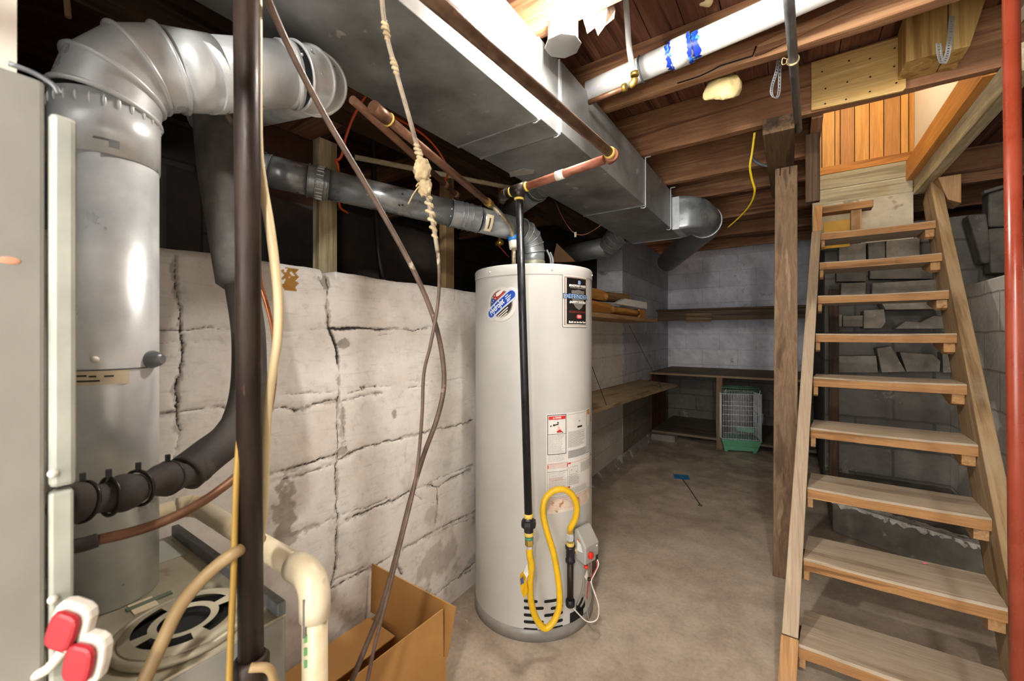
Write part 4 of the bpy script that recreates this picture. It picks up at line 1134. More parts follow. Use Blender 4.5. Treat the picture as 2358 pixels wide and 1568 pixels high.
gt([gp(.305, -.02, .30), gp(.302, -.02, .22), gp(.285, -.018, .15), gp(.27, -.02, .115)], .0045, 'gas_tube', M['wire_grey'])
gt([gp(.312, -.012, .30), gp(.310, -.010, .22), gp(.292, -.004, .14), gp(.272, .0, .10)], .0038, 'pilot_tube', M['wire_grey'])
gt([gp(.325, .030, .305), gp(.333, .028, .28), gp(.325, .016, .25), gp(.318, .0, .225), gp(.31, -.002, .20), gp(.308, -.006, .15)], .0024, 'red_wire', M['wire_red'])
gt([gp(.327, .033, .305), gp(.336, .032, .285), gp(.328, .020, .252), gp(.322, .004, .22), gp(.335, .014, .17), gp(.345, .022, .12), gp(.34, .016, .075), gp(.315, -.01, .065), gp(.285, -.035, .095), gp(.262, -.05, .125)], .0026, 'white_wire', M['wire_white'])
gt([gp(.318, .002, .225), gp(.33, .02, .16), gp(.332, .024, .165)], .0022, 'white_wire', M['wire_white'])
gt([gp(.30, -.01, .16), gp(.315, .0, .06), gp(.33, .02, .02), gp(.345, .025, .006), gp(.34, -.005, .004), gp(.31, -.01, .03)], .0016, 'thin_wire', M['wire_grey'])
gt([gp(.30, .012, .305), gp(.312, .01, .27), gp(.314, .004, .235)], .0028, 'brown_wire', M['copper'])
MB().ball(gp(.314, .001, .228), .008, 12, 8).build('tape_wrap', M['iron_brown'], gv)
tg0 = gp(.318, -.036, .255)
MB().prism([tg0, tg0 + tan * .018 + V(0, 0, .02), tg0 + tan * .022 + V(0, 0, -.005), tg0 + tan * .014 + V(0, 0, -.02)], rad * .0006).build('paper_tag', M['paper'], gv)

# --- iron nipple and tee at the valve inlet
nd = (hp(1305, 1300) - HC); nd.z = 0; nd.normalize()
def np_(r_, z_): return HC + nd * r_ + V(0, 0, z_)
gn = thing('drip_leg', 'dark iron drip leg pipe hanging below the yellow hose end at the heater', 'pipe', np_(HR + .024, .14))
rr_ = HR + .024
zt = at(1305, 1258, d=1.60).z
MB().tube([np_(rr_, .155), np_(rr_, zt - .06)], .0125, 18).build('nipple', M['iron_brown'], gn)
MB().lathe([(.016, 0), (.0185, .004), (.0185, .024), (.015, .028)], np_(rr_, .135), n=20).build('cap', M['iron_black'], gn)
MB().lathe([(.0195, -.066), (.0195, -.056), (.017, -.05), (.017, -.018), (.0195, -.014), (.0195, -.004)], np_(rr_, zt), n=20).build('tee', M['iron_black'], gn)
MB().tube([np_(rr_, zt - .034), np_(rr_, zt - .034) + tan * .045], .011, 14).build('branch', M['iron_black'], gn)
MB().lathe([(.0145, -.004), (.0155, .0), (.0145, .010)], np_(rr_, zt), n=18).build('joint_paste', M['dope'], gn)
MB().ball(np_(rr_, zt - .034) + tan * .028, .014, 12, 8, (1, 1, 1.2)).rough(.005, 70, 3).build('paste_lump', M['rope'], gn)
hose_end = np_(rr_, zt + .02)

# --- yellow gas connector hose
G0 = at(1218, 1262, d=1.43)
hz = thing('gas_hose', 'looping yellow coated gas connector hose in front of the water heater', 'hose', (G0.x, G0.y, .09))
hpts = [(1219, 1262, 1.43), (1220, 1280, 1.432), (1224, 1302, 1.44), (1221, 1340, 1.455), (1223, 1385, 1.475), (1234, 1422, 1.49), (1254, 1446, 1.50), (1274, 1432, 1.505), (1288, 1395, 1.51), (1286, 1340, 1.51), (1275, 1275, 1.51), (1260, 1225, 1.51), (1250, 1180, 1.515), (1256, 1148, 1.52), (1275, 1130, 1.525), (1298, 1127, 1.53), (1318, 1140, 1.54), (1328, 1165, 1.55), (1325, 1192, 1.56), (1314, 1215, 1.57)]
hp3 = spline([at(a, b, d=c) for a, b, c in hpts] + [hose_end + V(0, 0, .032), hose_end + V(0, 0, .012)], 10)
MB().tube(hp3, [.0116 + .0006 * (-1) ** i for i in range(len(hp3))], 16).build('coated_tube', M['yellow_hose'], hz)
MB().lathe([(.0125, -.018), (.015, -.014), (.015, .006), (.012, .010)], hose_end + V(0, 0, .014), n=6, smooth=False).build('end_nut', M['wire_galv'], hz)
MB().lathe([(.0115, -.012), (.013, -.008), (.013, .010), (.010, .014)], at(1219, 1256, d=1.43), n=6, smooth=False).build('end_nut', M['wire_galv'], hz)
for k, pl in enumerate(([(1214, 1305), (1212, 1330), (1204, 1345), (1196, 1338), (1198, 1322)], [(1196, 1340), (1212, 1335), (1216, 1362), (1208, 1378), (1201, 1365)], [(1214, 1298), (1218, 1320), (1213, 1332), (1205, 1318)])):
    m = MB().prism([at(a, b, d=1.44 + .012 * (i % 2) - .006 * k) for i, (a, b) in enumerate(pl)], FWD * .0007)
    m.build('tag', [M['yellow_hose'], M['yellow_hose'], M['paper']][k], hz)
m = MB().prism([at(a, b, d=1.425) for a, b in ((1198, 1333), (1204, 1328), (1207, 1342), (1199, 1347))], FWD * .0007); m.build('tag_print', ink('3a4a80'), hz)

# --- black gas drop with union, tee and the run along the duct
TEE = at(1195, 436, d=1.42); BOT = at(1217, 1190, d=1.42)
gpz = thing('gas_pipe', 'gas pipe with black drop in front of the heater and brown run under the duct', 'pipe', BOT)
MB().tube([BOT, TEE - V(0, 0, .012)], .0138, 20).build('drop', M['iron_black'], gpz)
ax = (TEE - BOT).normalized()
MB().lathe([(.0155, -.006), (.0165, .004), (.0145, .012)], BOT, ax, 20).build('joint_paste', M['dope'], gpz)
MB().lathe([(.0165, -.052), (.017, -.036), (.0255, -.034), (.0265, -.026), (.0255, -.012), (.018, -.010), (.0165, -.002)], BOT, ax, 8, smooth=False).build('union', M['iron_black'], gpz)
MB().lathe([(.015, -.066), (.017, -.064), (.017, -.056), (.0145, -.050)], BOT, ax, 18).build('joint_paste', M['dope'], gpz)
MB().lathe([(.0148, -.078), (.0155, -.074), (.0148, -.068)], BOT, ax, 18).build('green_ring', plain('green_ring', '3f8a6a', .4), gpz)
MB().lathe([(.012, -.100), (.0155, -.096), (.0155, -.078), (.014, -.074)], BOT, ax, 6, smooth=False).build('brass_nut', M['brass'], gpz)
GE = at(1413, 360, y=TEE.y)
GE.z = at(1413, 360, y=TEE.y).z
xd = (GE - TEE).normalized()
MB().tube([TEE - xd * .028, TEE + xd * .028], .0195, 20).tube([TEE, TEE - V(0, 0, .03)], .0195, 20).build('tee', M['iron_brown'], gpz)
MB().lathe([(.0165, .028), (.0172, .032), (.015, .036)], TEE, xd, 18).build('joint_paste', M['dope'], gpz)
MB().lathe([(.0165, .030), (.0172, .034), (.015, .038)], TEE, -xd, 18).build('joint_paste', M['dope'], gpz)
MB().lathe([(.0165, .030), (.0172, .034), (.015, .038)], TEE, (0, 0, -1), 18).build('joint_paste', M['dope'], gpz)
MB().tube([TEE + xd * .028, GE - xd * .03], .0138, 20).build('cross_pipe', M['gaspipe_red'], gpz)
mid = TEE.lerp(GE, .47); MB().tube([mid - xd * .014, mid + xd * .014], .0152, 20).build('tape_band', M['paper'], gpz)
MB().tube([TEE - xd * .028, TEE - xd * .05], .0138, 18).build('stub', M['iron_brown'], gpz)
gd = V(-.6, .75, .2).normalized(); ge = TEE - xd * .06
eb = bend(TEE - xd * .03, ge, ge + gd * .05, .022, 5)
MB().tube(eb + [ge + gd * .045], .019, 16).build('end_elbow', M['iron_brown'], gpz)
MB().tube([ge + gd * .04, ge + gd * .55], .0138, 16).build('back_run', M['iron_brown'], gpz)
GS = at(1000, 0, x=GE.x); GS = V(GE.x, GE.y - 1.9, GE.z + (GS.z - GE.z) / (GE.y - GS.y) * 1.9)
yd = (GS - GE).normalized()
MB().tube(bend(GE - xd * .034, GE, GE + yd * .034, .018, 5), .0195, 20).build('elbow', M['gaspipe_red'], gpz)
MB().lathe([(.0165, .030), (.0178, .034), (.015, .042)], GE, yd, 18).build('joint_paste', M['dope'], gpz)
MB().tube([GE + yd * .03, GS], .0138, 20).build('long_run', M['gaspipe'], gpz)

# --- vent pipe, its adjustable elbow and collar
VC_ = V(HC.x, HC.y, 0); vr_ = .0505
vp = thing('vent_pipe', 'grey galvanized vent pipe sloping from the water heater top into the crawl space', 'pipe', V(HC.x, HC.y, HT))
A, B, C_ = at(1100, 505, d=1.63), at(748, 424, d=1.395), at(612, 396, d=1.33)
cz = at(1230, 538, d=FWD.dot(VC_)).z
MB().lathe([(.064, 0), (.064, .012), (.0535, .048), (.0535, .056)], V(HC.x, HC.y, HT - .002), n=36).build('draft_hood', surf('greenish_hood', '86887a', '9d9e90', 12, .5, .4, .05), vp)
bpv = bend((HC.x, HC.y, HT + .02), (HC.x, HC.y, cz), A, .085, 4)
MB().tube([(HC.x, HC.y, HT + .045), bpv[0]], vr_, 32).build('riser', M['galv_vent'], vp)
ev = MB(); gores(ev, bpv, vr_ + .001, 32, .0028); ev.build('elbow', M['galv_vent'], vp)
MB().tube([bpv[-1], A], vr_, 32).build('short_section', M['galv_vent'], vp)
adj = MB(); AB = (B - A)
a2 = A + AB * .20
gores(adj, [A, A + AB * .06, A + AB * .10, A + AB * .13, a2], vr_ + .001, 32, .002); adj.build('adjustable_sleeve', M['galv_vent'], vp)
B2 = B + (B - A) * .10
MB().tube([a2, B], vr_ - .0005, 32).build('long_section', M['galv_vent'], vp)
sl = MB(); gores(sl, [B - AB * .02, B, B + AB * .05, B + AB * .09], vr_ + .002, 32, .0025); sl.build('crimped_sleeve', M['galv_vent'], vp)
cr = MB(); axv = AB.normalized(); uo = axv.orthogonal().normalized(); wo = axv.cross(uo); cc = B + AB * .03
for k in range(22):
    q = cc + (uo * math.cos(2 * PI * k / 22) + wo * math.sin(2 * PI * k / 22)) * (vr_ + .002)
    cr.tube([q - axv * .012, q + axv * .012], .003, 6)
cr.build('crimp', M['galv'], vp)
C2 = B + AB * .40; up_ = C2 + V(-.10, -.10, .40)
bfe = bend(B, C2, up_, .09, 4)
MB().tube([B + AB * .085, bfe[0]], vr_, 32).build('end_section', M['galv_vent'], vp)
fe = MB(); gores(fe, bfe, vr_ + .001, 32, .0028); fe.build('far_elbow', M['galv_vent'], vp)
MB().tube([bfe[-1], up_], vr_, 24).build('far_section', M['galv_vent'], vp)
# paper label and screws on the sleeve
nrm = (CAM - A); nrm = (nrm - axv * nrm.dot(axv)).normalized(); sdv = axv.cross(nrm)
def vlab(c, l, a0, a1, name, mat, e=.002):
    m = MB(); vs = []; n = 8
    for i in range(n + 1):
        t = a0 + (a1 - a0) * i / n
        o = c + (nrm * math.cos(t) + sdv * math.sin(t)) * (vr_ + e)
        vs += [o - axv * l / 2, o + axv * l / 2]
    m.add(vs, [(2 * i, 2 * i + 2, 2 * i + 3, 2 * i + 1) for i in range(n)], True); m.build(name, mat, vp)
vlab(A - AB * .06, .028, -.75, .55, 'paper_label', M['cream_label'], .003)
vlab(A - AB * .06, .006, -.5, .3, 'label_print', M['ink'], .0036)
for f_, tt in ((.55, .55), (.54, -.2), (.56, -.25), (.22, .3), (.22, -.2)):
    o = A + AB * f_ + (nrm * math.cos(tt) + sdv * math.sin(tt)) * (vr_ + .002); MB().ball(o, .0035, 8, 6).build('screw', M['zip'] if f_ > .5 else M['galv'], vp)

# --- copper water lines
cw = thing('copper_pipe', 'old copper water pipe capped at one end running to the heater inlet', 'pipe', at(1130, 470, d=1.62))
a, b = at(866, 252, d=1.02), at(1128, 470, d=1.62); dv = (b - a).normalized()
MB().tube([a, b], .0128, 18).build('pipe', M['copper'], cw)
MB().tube([a - dv * .012, a + dv * .05], .0165, 18).build('cap', M['copper'], cw)
MB().ring(a + dv * .046, dv, .0155, .003, 20, 8).build('joint_paste', M['dope'], cw)
MB().tube([b - dv * .03, b + dv * .004], .016, 18).build('nut', M['brass'], cw)
fx = spline([b, b + dv * .03, at(1155, 497, d=1.66), at(1172, 522, d=1.70), at(1182, 550, d=1.73)], 12)
MB().tube(fx, [.0115 + .0008 * math.sin(i * 2.3) for i in range(len(fx))], 14).build('flexible_connector', M['clear_flex'], cw)
vvt = at(1183, 562, d=1.735)
MB().tube([V(vvt.x, vvt.y, HT), vvt], .0095, 14).build('nipple', M['clear_flex'], cw)
MB().lathe([(.020, -.020), (.021, .0), (.021, .012), (.016, .018)], vvt, (-.2, .1, 1), 18).build('valve_body', M['white_plastic'], cw)
MB().lathe([(.021, .0), (.024, .004), (.024, .020), (.018, .022)], vvt + V(0, 0, .012), (-.2, .1, 1), 20).build('blue_band', M['blue_plastic'], cw)
c2 = thing('copper_pipe', 'second copper pipe running behind and lower than the capped one', 'pipe', at(940, 350, d=1.3))
a, b = at(812, 230, d=1.02), at(1062, 458, d=1.80)
MB().tube([a, b], .0108, 16).build('pipe', M['copper'], c2)
dv = (b - a).normalized()
for t in (.78, .93): MB().tube([a.lerp(b, t) - dv * .02, a.lerp(b, t) + dv * .02], .013, 14).build('coupling', M['copper'], c2)
t_ = thing('relief_tube', 'short paired silver tubes on the heater top beside the vent collar', 'pipe', at(1268, 610, d=1.86))
for k in range(2):
    p = at(1259 + 8 * k, 575 + 6 * k, d=1.86); q = V(*at(1268 + 2 * k, 608, d=1.86)); q.z = HT - .001
    MB().tube(spline([p, p.lerp(q, .4) + RIGHT * .010, q], 6), .0048, 10).build('tube', M['steel_grey'], t_)
rv = thing('red_valve_handle', 'small valve with a red lever above the crawl space wall', 'valve', at(1160, 585, d=2.2))
MB().tube([at(1148, 566, d=2.2), at(1172, 592, d=2.2)], .009, 8, flat=.35).build('lever', M['red_plastic'], rv)
MB().lathe([(.014, -.02), (.018, 0), (.014, .02)], at(1150, 560, d=2.21), (1, 0, .2), 12).build('body', M['brass'], rv)
MB().tube([at(1150, 560, d=2.21), at(1150, 560, d=2.21) + V(0, 0, .36)], .009, 10).build('pipe', M['copper'], rv)
# ================================================================= joists and everything hung from them
JY = [-1.55, -1.0, -.45, .10, .65, 1.22, 1.81, 2.385, 2.93, 3.36, 4.07, 4.78, 5.45]
JL = {0: 'ceiling joist farthest behind the camera near the front wall', 1: 'second ceiling joist from the front wall', 2: 'ceiling joist just behind the camera position', 3: 'ceiling joist directly above the furnace',
      4: 'ceiling joist between the furnace and the light', 5: 'ceiling joist nearest the glowing bulb with the light box fixed under it', 6: 'split edged ceiling joist right behind the white PVC pipe', 7: 'broad ceiling joist carrying the plywood patch above the wooden post',
      8: 'dark ceiling joist at the second duct strap', 9: 'ceiling joist over the rounded duct boot', 10: 'pale edged ceiling joist behind the yellow wire end', 11: 'second ceiling joist from the back wall', 12: 'last ceiling joist before the bluish back wall'}
for i, y in enumerate(JY):
    xe = 2.38 if y < 2.43 or y > 3.8 else .12
    m = MB()
    n = 40; x0 = -2.98
    random.seed(i)
    # lower edge slightly waney
    top0, bot = ZC - .001, ZJ
    vs = []; fs = []
    for k in range(n + 1):
        x = x0 + (xe - x0) * k / n
        d1 = random.uniform(-.003, .003); d2 = random.uniform(-.003, .003)
        chip = (.035 if (i == 6 and -.42 < x < -.12) else 0)
        vs += [(x, y - .022, bot + d1), (x, y + .022, bot + d2), (x, y + .022, top0), (x, y - .022, top0)]
    for k in range(n):
        for a in range(4): fs.append((4 * k + a, 4 * k + (a + 1) % 4, 4 * k + 4 + (a + 1) % 4, 4 * k + 4 + a))
    fs += [(3, 2, 1, 0), (4 * n, 4 * n + 1, 4 * n + 2, 4 * n + 3)]
    m.add(vs, fs)
    o = m.build('ceiling_joist', joist_wood('x'), label=JL[i], cat='joist', group='ceiling joists', bevel=.002)
# split slab on the joist behind the PVC pipe
m = MB()
pts = [at(a, b, y=1.786) for a, b in ((1738, 131), (1746, 106), (1772, 92), (1830, 64), (1900, 34), (1985, -6), (1990, 14), (1905, 52), (1825, 92), (1760, 124))]
m.prism(pts, (0, -.006, 0)).build('wood_splinter', joist_wood('x'), label='split sliver of wood on the joist behind the PVC pipe', cat='wood piece')
ck = [at(a, b, y=1.7885) for a, b in ((1560, 192), (1610, 176), (1640, 162), (1658, 152), (1700, 139), (1733, 129), (1741, 107))]
MB().tube(ck, .0035, 6).build('split_line', M['black'], bpy.data.objects['ceiling_joist.006'])
# dark crawl-space beams, upper left
MB().box((-1.47, -1.0, 2.03), (-1.36, 3.8, 2.23)).build('sill_beam', dark_wood('y'), label='dark timber beam over the crawl space wall beyond the big flue elbow', cat='beam')
MB().box((-1.30, -1.0, 2.10), (-1.24, .62, 2.232)).build('ledger_board', dark_wood('y'), label='grey ledger board running above the flue elbow beside the duct', cat='board')
# trimmer at the stair opening, hanger, header with trim
MB().box((.075, 2.43, ZJ), (.12, 3.74, ZC)).build('trimmer_joist', joist_wood('y'), label='trimmer joist along the left side of the stair opening', cat='joist')
MB().box((.055, 2.60, 1.885), (.115, 2.64, 2.234)).build('hanging_board', dark_wood('z'), label='dark short board hanging beside the stair opening', cat='board', bevel=.003)
MB().box((.66, 2.20, 2.13), (.715, 3.745, 2.230)).build('header_beam', pale_wood('y'), label='pale painted beam under the orange trim right of the stairs', cat='beam', bevel=.003)
MB().box((.625, 2.41, 2.2305), (.668, 3.752, 2.362)).build('edge_trim', panel_wood('y'), label='orange varnished trim board along the right edge of the stair opening', cat='trim board', bevel=.002)
MB().hexa([(.745, 3.40, 1.99), (.80, 3.40, 1.96), (.80, 3.55, 1.96), (.745, 3.55, 1.99), (.705, 3.40, 2.128), (.80, 3.40, 2.128), (.80, 3.55, 2.128), (.705, 3.55, 2.128)]).build('hanging_block', tread_wood('z'), label='short lumber block hanging under the pale beam at the stair top', cat='block', bevel=.003)
MB().box((.80, 2.42, 2.02), (2.3, 2.47, 2.07)).build('crawl_board', grey_wood('x'), label='thin board across the dark gap right of the stairs', cat='board')

# ---- main duct
dt = thing('trunk_duct', 'large rectangular sheet metal trunk duct under the ceiling', 'duct', (-.9, 1.5, 1.95))
def dbox(x0, x1, y0, y1, z0, z1, name):
    MB().box((x0, y0, z0), (x1, y1, z1)).build(name, M['galv_dull'], dt, bevel=.002)
dbox(-1.106, -.728, .0595, 1.225, 1.95, 2.232, 'near_section')
dbox(-1.094, -.718, 1.2255, 1.355, 1.948, 2.225, 'transition')
dbox(-1.088, -.706, 1.3555, 3.02, 1.952, 2.215, 'far_section')
dbox(-1.086, -.704, 3.0205, 3.34, 1.953, 2.20, 'end_section')
def cleat(x, y, z0, z1, name='drive_cleat', hook=True):
    m = MB().box((x, y - .004, z0), (x + .006, y + .004, z1))
    m.build(name, M['wire_galv'], dt)
    MB().tube(spline([(x + .004, y, z0), (x - .008, y, z0 - .006), (x - .02, y, z0 - .004)], 4), .0025, 6).build(name + '_tab', M['wire_galv'], dt)
cleat(-.727, 1.222, 1.945, 2.23); cleat(-.717, 1.354, 1.945, 2.222)
MB().box((-1.10, 1.221, 1.9455), (-.73, 1.230, 1.951)).build('slip_joint', M['galv_dull'], dt)
MB().box((-1.09, 1.351, 1.9435), (-.72, 1.360, 1.950)).build('slip_joint', M['galv_dull'], dt)
MB().box((-1.088, 2.385, 1.947), (-.70, 2.394, 1.953)).build('slip_joint', M['galv_dull'], dt)
MB().box((-1.086, 3.335, 1.948), (-.70, 3.344, 1.954)).build('slip_joint', M['galv_dull'], dt)
# small grey patch of sealant under the transition
sealp = [at(a, b, z=1.9475) for a, b in ((1172, 398), (1205, 388), (1230, 392), (1228, 400), (1195, 405), (1175, 408))]
MB().prism(sealp, (0, 0, .0015)).build('sealant_patch', surf('sealant', '9c9a95', 'b5b2ac', 20, .8), dt)
for i, (y, lab) in enumerate(((2.392, 'metal strap holding the duct at the broad joist'), (2.985, 'metal strap holding the duct just before the rounded boot'))):
    st = thing('duct_strap', lab, 'strap', (-.70, y, 1.95), 'duct straps')
    MB().box((-.703, y - .006, 1.945), (-.699, y + .006, 2.225)).build('band', M['wire_galv'], st)
    MB().box((-.703, y - .006, 2.225), (-.672, y + .006, 2.2285)).build('top_tab', M['wire_galv'], st)
    MB().tube(spline([(-.70, y, 1.945), (-.712, y, 1.938), (-.73, y, 1.942)], 4), .003, 6).build('bottom_hook', M['wire_galv'], st)
# ---- boot and branch on the end
bt = thing('duct_boot', 'rounded sheet metal boot on the far end of the trunk duct with a round branch', 'duct', (-.6, 3.15, 1.91))
y0, y1, z0, z1 = 3.03, 3.31, 1.945, 2.175
MB().box((-.7035, y0, z0), (-.655, y1, z1)).build('collar', M['galv'], bt, bevel=.002)
n = 56; cen = V(-.548, 3.37, 2.055); RRb = .116; ST = 10
vs = []
for t in [q / ST for q in range(ST + 1)]:
    for k in range(n):
        a = 2 * PI * k / n; c, s_ = math.cos(a), math.sin(a); q = max(abs(c), abs(s_))
        p = V(-.6555, (y0 + y1) / 2 - c / q * (y1 - y0) / 2, (z0 + z1) / 2 + s_ / q * (z1 - z0) / 2)
        e = cen + V(c * RRb, 0, s_ * RRb)
        m_ = V(e.x, p.y, (p.z + e.z) / 2)
        vs.append(p * (1 - t) ** 2 + m_ * (2 * t * (1 - t)) + e * t * t)
b_ = MB(); b_.add(vs, [(r_ * n + k, r_ * n + (k + 1) % n, (r_ + 1) * n + (k + 1) % n, (r_ + 1) * n + k) for r_ in range(ST) for k in range(n)], True); b_.build('throat', M['galv_vent'], bt)
MB().ring(cen, (0, 1, 0), RRb + .002, .004, 48, 8).build('rim', M['galv'], bt)
MB().tube([cen, cen + V(-.002, .05, -.003), cen + V(-.03, .14, -.008), V(-1.235, 5.1, 2.08)], RRb - .003, 36).build('branch', M['galv_dull'], bt)
# ---- branch elbows on the left side of the duct
for i, (y, z, r_, lab) in enumerate(((3.2, 2.02, .085, 'gored branch elbow leaving the duct left side near its far end'), (1.95, 2.03, .065, 'round branch pipe leaving the duct above the water heater'))):
    be = thing('branch_elbow', lab, 'duct', (-1.15, y, z - r_), 'branch elbows')
    m = MB(); gores(m, [(-1.087, y, z), (-1.14, y + .01, z), (-1.19, y + .03, z - .02), (-1.23, y + .06, z - .05), (-1.27, y + .08, z - .08)] if i == 0 else [(-1.087, y, z), (-1.13, y, z - .005), (-1.17, y + .02, z - .01), (-1.20, y + .05, z - .01)], r_, 36, .003)
    m.build('elbow', M['galv_dull'], be)
    MB().tube([(-1.27, y + .08, z - .08), (-1.75, y + .2, z - .08)] if i == 0 else [(-1.20, y + .05, z - .01), (-1.8, y + .5, z + .02)], r_ - .003, 28).build('branch', M['galv_dull'], be)

# ---- white PVC drain under the floor
pp = thing('pvc_drain', 'fat white PVC drain pipe with a blue primed coupling along the joist', 'pipe', (-.3, 1.6, 2.2))
pa, pb = at(1350, 216, y=1.62), at(1825, 6, y=1.62); pd = (pb - pa).normalized()
PA, PBb = pa + pd * .013, pb + pd * 1.6
MB().tube([PA, PBb], .0445, 36).build('pipe', M['pvc'], pp)
cpl = at(1568, 113, y=1.60); cpl = PA + pd * (cpl - PA).dot(pd)
MB().tube([cpl - pd * .036, cpl + pd * .036], .0515, 36).build('coupling', M['pvc'], pp)
def primer_mat():
    m, nt, b = newmat('blue_primer')
    n1 = noise(nt, coords(nt), 30, 5, .6)
    nt.links.new(ramp(nt, n1, [(.30, hx('dfe4ee')), (.40, hx('3a8ad8')), (.48, hx('1f3fb8')), (.75, hx('2030a8'))]), b.inputs['Base Color'])
    b.inputs['Roughness'].default_value = .25
    return m
pmt = primer_mat()
def pring(t0, t1, r_, name, jag=.006):
    n = 40; vs = []; u = V(0, 0, 1); w = pd.cross(u).normalized(); u = w.cross(pd); rn = random.Random(int(t0 * 1e4))
    for k in range(n):
        a = 2 * PI * k / n; o = (u * math.cos(a) + w * math.sin(a)) * r_
        vs += [cpl + pd * (t0 + rn.uniform(-jag, jag)) + o, cpl + pd * (t1 + rn.uniform(-jag, jag)) + o]
    MB().add(vs, [(2 * k, 2 * ((k + 1) % n), 2 * ((k + 1) % n) + 1, 2 * k + 1) for k in range(n)], True).build(name, pmt, pp)
pring(.037, .062, .0452, 'primer_band'); pring(-.052, -.037, .0452, 'primer_band'); pring(.024, .0362, .0519, 'primer_edge', .004); pring(-.0362, -.031, .0519, 'primer_edge', .003)
def pvc_text(s, px, py, size, wd, mat):
    c = at(px, py, y=1.58); t0 = (c - PA).dot(pd); ctr = PA + pd * t0
    nn = (CAM - ctr); nn = (nn - pd * nn.dot(pd)).normalized(); ss = nn.cross(pd)
    # angle of the row: where the sight line meets the pipe
    off = (c - ctr).dot(ss) / .0445; a0 = math.asin(max(-.95, min(.95, off)))
    vs, fs = lettering(s, size, wd)
    out = []
    for x, y in vs:
        a = a0 + y / .0449
        out.append(ctr + pd * x + (nn * math.cos(a) + ss * math.sin(a)) * .0449)
    MB().add(out, fs, False).build('printed_lettering', mat, pp)
gi = plain('grey_pipe_print', '8f8c94', .5)
pvc_text('LORWILO', 1514, 146, .013, .062, gi)
pvc_text('LORWILO   N  PIPE  2', 1645, 72, .012, .12, gi)
pvc_text('LORWILO 2  N  PIPE', 1398, 190, .015, .17, plain('violet_pipe_print', 'a9a6c4', .5))
MB().ring(PA + pd * ((at(1473, 150, y=1.6) - PA).dot(pd)), pd, .0462, .004, 40, 6).build('hanger_wire', M['steel_grey'], pp)

# ---- white PEX drop with brass elbow and copper stub
px_ = thing('pex_line', 'white flexible water line dropping to a brass elbow in front of the PVC pipe', 'pipe', at(1460, 190, y=1.53))
e0 = at(1462, 184, y=1.52)
MB().tube(spline([at(1440, -10, y=1.46), at(1444, 40, y=1.48), at(1449, 110, y=1.50), at(1460, 172, y=1.52)], 8), .0105, 16).build('tube', M['pvc'], px_)
sd_ = (at(1350, 240, y=1.56) - at(1448, 200, y=1.53)).normalized()
MB().tube(bend(e0 + V(-.002, 0, .03), e0 - V(0, 0, .014), e0 - V(0, 0, .014) + sd_ * .05, .016, 6), .0125, 18).build('brass_elbow', M['brass'], px_)
for q, ax_ in ((e0 + V(-.001, 0, .022), V(0, 0, 1)), (e0 - V(0, 0, .014) + sd_ * .042, sd_)):
    MB().lathe([(.0125, -.008), (.0155, -.006), (.0155, .006), (.0125, .008)], q, ax_, 20).build('crimp_ring', M['brass'], px_)
MB().tube([e0 - V(0, 0, .014) + sd_ * .045, e0 - V(0, 0, .014) + sd_ * .20], .0105, 16).build('copper_stub', M['copper'], px_)

# ---- lamp: box, cover and bulb
BULB = at(1303, 28, d=1.25)
BX = at(1296, 107, z=2.150)
lt = thing('ceiling_light', 'glowing bare bulb on a ceiling box with a white octagonal cover', 'ceiling light', BX)
oc = [BX + V(.061 * math.cos(PI / 8 + PI / 4 * k), .061 * math.sin(PI / 8 + PI / 4 * k), 0) for k in range(8)]
MB().prism(oc, (0, 0, .005)).build('cover_plate', surf('painted_cover', '63615d', '74726d', 9, .6, .0, .05), lt, bevel=.002)
oc2 = [BX + V(.050 * math.cos(PI / 8 + PI / 4 * k), .050 * math.sin(PI / 8 + PI / 4 * k), .005) for k in range(8)]
MB().prism(oc2, (0, 0, ZJ - BX.z - .009)).build('box', M['steel_grey'], lt)
sd2 = (BULB - BX); sd2.z = 0; sd2.normalize()
MB().tube([BX + V(0, 0, .03) + sd2 * .05, V(BULB.x, BULB.y, BX.z + .03)- sd2 * .02], .013, 14).build('arm', M['white_plastic'], lt)
sk = V(BULB.x, BULB.y, BULB.z)
MB().lathe([(.024, .045), (.026, .05), (.026, .085), (.018, .1)], sk, (0, 0, 1), 20).build('socket', M['white_plastic'], lt)
bm_, nt, b = newmat('lit_bulb')
b.inputs['Base Color'].default_value = (1, 1, 1, 1)
b.inputs['Emission Color'].default_value = (1., .93, .84, 1); b.inputs['Emission Strength'].default_value = BULB_STRENGTH
MB().lathe([(0, -.042), (.018, -.039), (.032, -.028), (.040, -.010), (.041, .004), (.036, .020), (.028, .035), (.022, .046)], sk, (0, 0, 1), 24, cap=False).build('bulb', bm_, lt)
MB().tube(spline([BX + V(.0, .06, .05), BX + V(-.03, .05, .12), at(1248, 60, z=2.40), at(1235, -30, z=2.44)], 6), .005, 8).build('supply_cable', M['tan_cable'], lt)
# ragged paper beside the lamp
rg = MB(); vs = []; fs = []
outl = [(1352, 78), (1372, 66), (1378, 82), (1392, 60), (1412, 44), (1416, 20), (1404, -12), (1380, -30), (1350, -20), (1340, 20)]
rnd = random.Random(5)
pts = [at(a, b, d=1.32 + rnd.uniform(-.02, .02)) for a, b in outl]
rg.prism(pts, FWD * .012 + V(0, 0, .02)).rough(.008, 40)
rg.build('insulation_scrap', M['fluff'], label='ragged torn insulation paper hanging beside the lit bulb', cat='insulation')

